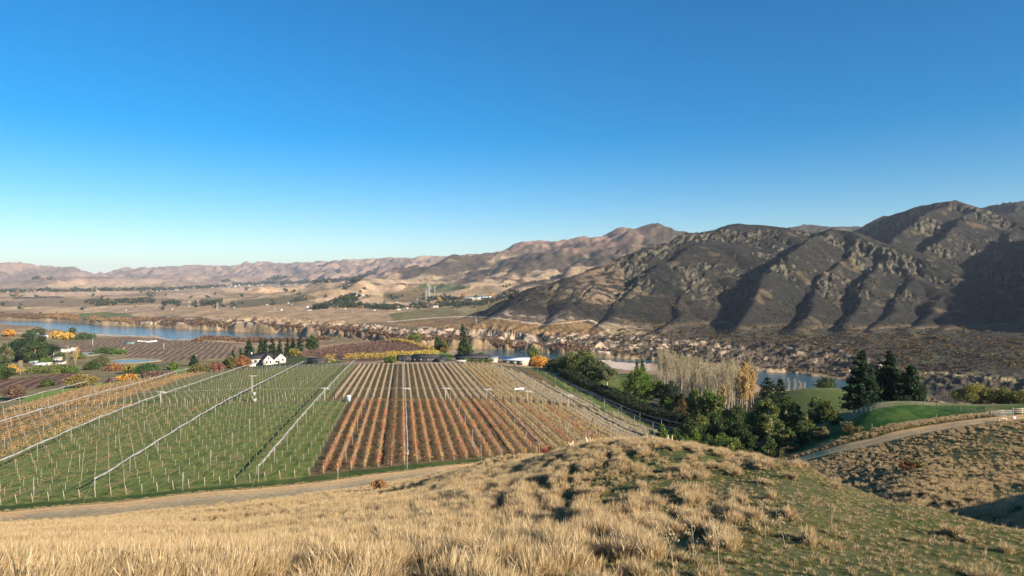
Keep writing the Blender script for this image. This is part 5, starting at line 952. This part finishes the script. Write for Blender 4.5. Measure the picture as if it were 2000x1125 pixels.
for a in [('farm_shed',89,659,21,4.5,M_cream,M_lroof,'long pale shed left of the golden trees'),('farm_shed',65,655,12,4,M_cream,M_lroof,'small pale shed near the river'),('farm_house',72,716,20,7,M_white,M_lroof,'white roofed house among the left gardens'),('farm_house',88,713,16,5,M_cream,M_white,'pale low house right of the white roofed one'),('farm_house',62,709,16,5,M_white,M_green,'house with a green roof among the left gardens'),('farm_house',86,708,12,4,M_cream,M_green,'smaller green roofed house behind the gardens'),('farm_house',106,706,18,9,M_cream,M_groof,'grey roofed farmhouse right of the pine clump'),('farm_house',113,711,20,6,M_conc,M_droof,'dark roofed building beside the golden poplars'),
          ('farm_shed',250,672,16,4,M_green,M_groof,'little green shed in the brown vineyard'),('farm_shed',330,716,12,5,M_white,M_groof,'small white cottage above the lawn')]: small(*a)
for i, (px, py) in enumerate([(122,688),(128,688),(134,687),(141,685),(146,685)]):
    x, y, z = hit(px, py, 420); a = 3.1*y/F; mb = MB(); mb.tube([(0,0,-.5),(0,0,a*1.3),(0,0,a*1.8),(0,0,a*2)], [a,a,a*.7,a*.1], 12, (1,1,1)); o = mb.build('wrapped_bale', M_plast, None, True, (x, y, z)); tag(o, 'white wrapped stack beside the small pond', 'bale stack', 'white stacks beside the small pond')
r7 = np.random.default_rng(8)
for i in range(13):
    h_ = hit(270+i*2.9, 669-abs(i-6)*.25, 500); x, y, z = h_; a = 1.5*y/F; o = MB().tube([(-a*1.1,0,a*.9),(a*1.1,0,a*.9)], [a,a], 10, (1,1,1)).build('wrapped_bale', M_plast, None, True, (x, y, z)); tag(o, 'white wrapped bale in the long line on the brown vineyard', 'bale', 'line of white bales on the brown vineyard')
# buildings across the river
for a in [('far_shed',845,601,22,4.5,M_cream,M_lroof,'long white roofed packhouse, left of three across the river'),('far_shed',874,596,22,4,M_cream,M_lroof,'middle white roofed packhouse across the river'),('far_shed',920,585,36,4.5,M_cream,M_lroof,'largest white roofed packhouse at the foot of the tan hills'),('far_shed',948,583,26,4,M_cream,M_lroof,'right hand white roofed packhouse at the foot of the tan hills'),('far_shed',760,599,17,5,M_cream,M_red,'red roofed barn across the river'),('far_shed',740,600,22,4,M_cream,M_groof,'grey roofed barn left of the red roofed one'),('far_shed',777,606,9,3,M_white,M_lroof,'small white shed right of the red barn'),('far_shed',602,607,10,3,M_white,M_groof,'small white shed alone on the far terrace'),('far_house',690,574,7,3,M_white,M_lroof,'white hut on the sandy hills'),('far_house',706,577,8,2.5,M_white,M_lroof,'white shed on the winding hill track')]: small(*a, dmin=1300)
for i in range(70):
    px = r7.uniform(0, 560); py = np.interp(px, [0, 100, 300, 450, 560], [570, 568, 567, 560, 556])+r7.normal(0, 1.3)
    h_ = hit(px, py, 2500)
    if h_ is None: continue
    s = h_[1]*r7.uniform(.0007, .0015); e = empty('distant_house', h_, r7.uniform(-.6,.6)); tag(e, 'tiny pale house in the far settlement under the brown hills', 'house', 'houses of the far settlement')
    gable(e, -s, s, 0, s*1.2, s*.6, s*.5, M_white if i % 3 else M_cream, [M_lroof, M_groof, M_red][i % 3 if i % 5 else 0], 'x', ov=s*.05)
for i in range(26):
    px = r7.uniform(150, 1000); py = r7.uniform(583, 612); h_ = hit(px, py, 1500)
    if h_ is None: continue
    s = r7.uniform(2, 4.2); e = empty('distant_house', h_, r7.uniform(-.6,.6)); tag(e, 'tiny pale farmhouse scattered over the far terraces', 'house', 'farmhouses of the far terraces'); gable(e, -s, s, 0, s*1.2, s*.6, s*.5, M_white, M_lroof if i % 2 else M_groof, 'x', ov=s*.05)
o0 = hit(922, 651, 1000)
if o0: small('white_building', 922, 650, 26, 3.5, M_white, M_lroof, 'long low white building on the rocky far bank', .3, 900)
# pylons
def pylon(px, base, top, label, dmin=1300):
    x, y, z = hit(px, base, dmin); h = (HZ-top)*y/F-z; e = empty('power_pylon', (x, y, z)); tag(e, label, 'pylon', 'power pylons across the valley'); m = MB(); w_ = h*.10; c = (.5,.5,.5)
    for sx in (-1, 1):
        for sy in (-1, 1): m.tube([(sx*w_,sy*w_,0),(sx*w_*.3,sy*w_*.3,h*.65),(0,0,h)], h*.010, 4, c)
        for k in range(6): z0, z1 = h*.65*k/6, h*.65*(k+1)/6; a, b = w_*(1-.7*k/6), w_*(1-.7*(k+1)/6); m.tube([(sx*a,-a,z0),(sx*b,b,z1)], h*.006, 3, c); m.tube([(-sx*a,-a,z0),(sx*b,-b,z1)], h*.006, 3, c)
    m.build('lattice', M_gal, e)
    for k, (zz, ww) in enumerate([(.68,.20),(.80,.17),(.92,.12)]): m = MB(); m.tube([(-h*ww,0,h*zz),(0,0,h*zz+h*.03),(h*ww,0,h*zz)], h*.009, 4, c); m.build('cross_arm', M_gal, e)
for a in [(424,606,590,'pylon standing alone on the far left terrace'),(838,584,555,'tallest pylon before the green field'),(832,586,565,'shorter pylon left of the tallest one'),(536,608,600,'small pylon on the middle far terrace'),(849,572,558,'slender pylon on the green field edge'),(689,612,605,'small pylon on the brown far fields')]: pylon(*a)
for px, py, tp, lb in [(181,676,662,'white wind machine mast in the left brown vineyard'),(320,683,671,'white mast at the middle of the brown vineyard'),(242,690,679,'thin mast beside the small pond'),(105,695,685,'pole among the left farm buildings'),(930,632,621,'pale mast on the terrace across the river'),(383,705,694,'white post beside the lone conifer')]:
    x, y, z = hit(px, py, 420); h = (HZ-tp)*y/F-z; o = MB().tube([(0,0,-.3),(0,0,h)], [.35*y/900,.25*y/900], 6).tube([(0,-.3,h),(0,.6,h)], .3, 6).tube([(-h*.1,.6,h-.1),(0,.62,h),(h*.1,.6,h+.1)], [.08,.18,.08], 4).build('wind_machine', M_white, None, loc=(x, y, z)); tag(o, lb, 'mast')
# beehives / troughs in the shaded lawn, right of the shed
for i, (px, d) in enumerate([(1093,405),(1115,392)]): x, y, z = at(px, d); e = empty('garden_table', (x,y,z)); tag(e, ['white garden table, left of two on the shaded lawn','white garden table, right of two on the shaded lawn'][i], 'table'); bx('tabletop', (-1.2,1.2,-.6,.6,.75,.85), M_white, e); [bx('leg', (s*1.0-.05,s*1.0+.05,-.05,.05,0,.75), M_white, e) for s in (-1,1)]
# ---------------------------------------------------------------- gate, rails, sign and fences on the right
x, y, z = at(1956, 139.5); e = empty('farm_gate', (x, y, z-.02), math.radians(2)); tag(e, 'galvanised mesh farm gate at the end of the dirt track', 'gate')
m = MB()
for zz in (.15, .45, .8, 1.15): m.tube([(-2.15,0,zz),(2.1,0,zz)], .028, 6)
for xx in (-2.15, 0, 2.1): m.tube([(xx,0,.15),(xx,0,1.15)], .028, 6)
m.build('frame', M_gal, e); m = MB()
for xx in np.arange(-2.1, 2.1, .16): m.tube([(xx,0,.15),(xx,0,1.12)], .008, 3)
m.build('mesh_infill', M_gal, e); MB().tube([(2.1,-.03,.7),(2.2,-.06,.7)], .03, 6).build('latch', M_gal, e)
def post(nm, px, d, h, r_, label, group=None, cat='post', dz=0): x, y, z = at(px, d); o = MB().tube([(0,0,-.3),(0,0,h*.5),(0,0,h)], [r_,r_*.97,r_*.9], 7, (.2,.18,.14)).build(nm, wood, None, loc=(x,y,z)); tag(o, label, cat, group); return o
post('gate_post', 1934, 139.6, 1.5, .13, 'dark gate post left of the farm gate')
x, y, z = at(1992, 139.5); e = empty('rail_fence', (x, y, z), 0); tag(e, 'pale timber rail fence right of the farm gate', 'fence')
for zz in (.25, .62, 1.0): bx('rail', (-1.4, 3.4, -.05, .0, zz, zz+.2), M_tim, e)
for xx in (-1.4, .5, 2.4): bx('post', (xx-.08, xx+.08, .003, .16, -.3, 1.3), M_tim, e)
x, y, z = at(1958, 133.5); e = empty('sleeper_rail', (x, y, z), .2); tag(e, 'low barrier of two stumps and a rail beside the white sign', 'barrier'); bx('rail', (-.9,.9,-.07,.07,.45,.6), M_tim, e); [bx('post', (s*.85-.1,s*.85+.1,-.1,.1,-.2,.44), M_tim, e) for s in (-1,1)]
x, y, z = at(1980, 132); e = empty('sign', (x, y, z)); tag(e, 'small white sign board at the bend of the dirt track', 'sign'); bx('board', (-.42,.42,-.02,.02,.35,.9), M_white, e); bx('post', (-.04,.04,.023,.1,-.2,.85), M_tim, e)
# wire fence along the paddock crest
fp = [(1663,166),(1700,160),(1778,160),(1830,158),(1876,152),(1932,141)]
e = empty('wire_fence', at(*fp[0])); tag(e, 'post and wire fence along the crest of the green paddock', 'fence'); o0 = A(e.location); Pf = []
for a, b in zip(fp[:-1], fp[1:]):
    for t in np.linspace(0, 1, 4, endpoint=False): q = A(at(a[0]+(b[0]-a[0])*t, a[1]+(b[1]-a[1])*t))-o0; Pf.append(q); MB().tube([q+[0,0,-.2], q+[0,0,1.15]], .06 if t else .1, 6, (.15,.13,.10)).build('post', wood, e)
m = MB(); Pf = A(Pf)
for zz in (.3, .6, .9, 1.1): m.tube(Pf+[0,0,zz], .012, 3)
m.build('wire', wire_m, e)
# low post and wire fence below the track on the left
def track_fence(px0, px1, off, step, label):
    trc = lambda p: float(np.interp(p, TRX, TRY))
    ps = np.arange(px0, px1, step); o0 = A(at(ps[0], trc(ps[0])+off)); e = empty('wire_fence', o0); tag(e, label, 'fence'); Q = []
    for p in ps: q = A(at(p, trc(p)+off))-o0; Q.append(q); MB().tube([q+[0,0,-.2], q+[0,0,1.1]], .04, 5, (.2,.19,.17)).build('post', wood, e)
    m = MB(); [m.tube(A(Q)+[0,0,zz], .010, 3) for zz in (.4, .7, 1.0)]; m.build('wire', wire_m, e)
track_fence(-30, 900, -3.2, 42, 'thin steel post fence along the near side of the dirt track'); track_fence(1590, 1935, -4.0, 30, 'thin steel post fence on the slope below the climbing track')
post('marker_post', 1703, 148, 1.3, .09, 'single post at the tip of the green paddock'); post('marker_post', 1829, 145.5, 1.2, .08, 'lone post in the tussock edge of the green paddock')
# ---------------------------------------------------------------- haze
def haze():
    mb = MB(); mb.box(-32000, 32000, -150, 31500, -125, 760)
    m = bpy.data.materials.new('haze'); m.use_nodes = True; nt = m.node_tree; nt.nodes.clear()
    out = nt.nodes.new('ShaderNodeOutputMaterial'); v = nt.nodes.new('ShaderNodeVolumePrincipled')
    v.inputs['Color'].default_value = (.75, .85, 1, 1); v.inputs['Density'].default_value = 3.0e-5; v.inputs['Anisotropy'].default_value = .0
    nt.links.new(v.outputs[0], out.inputs['Volume'])
    o = mb.build('haze', m); tag(o, kind='stuff'); return o
haze()
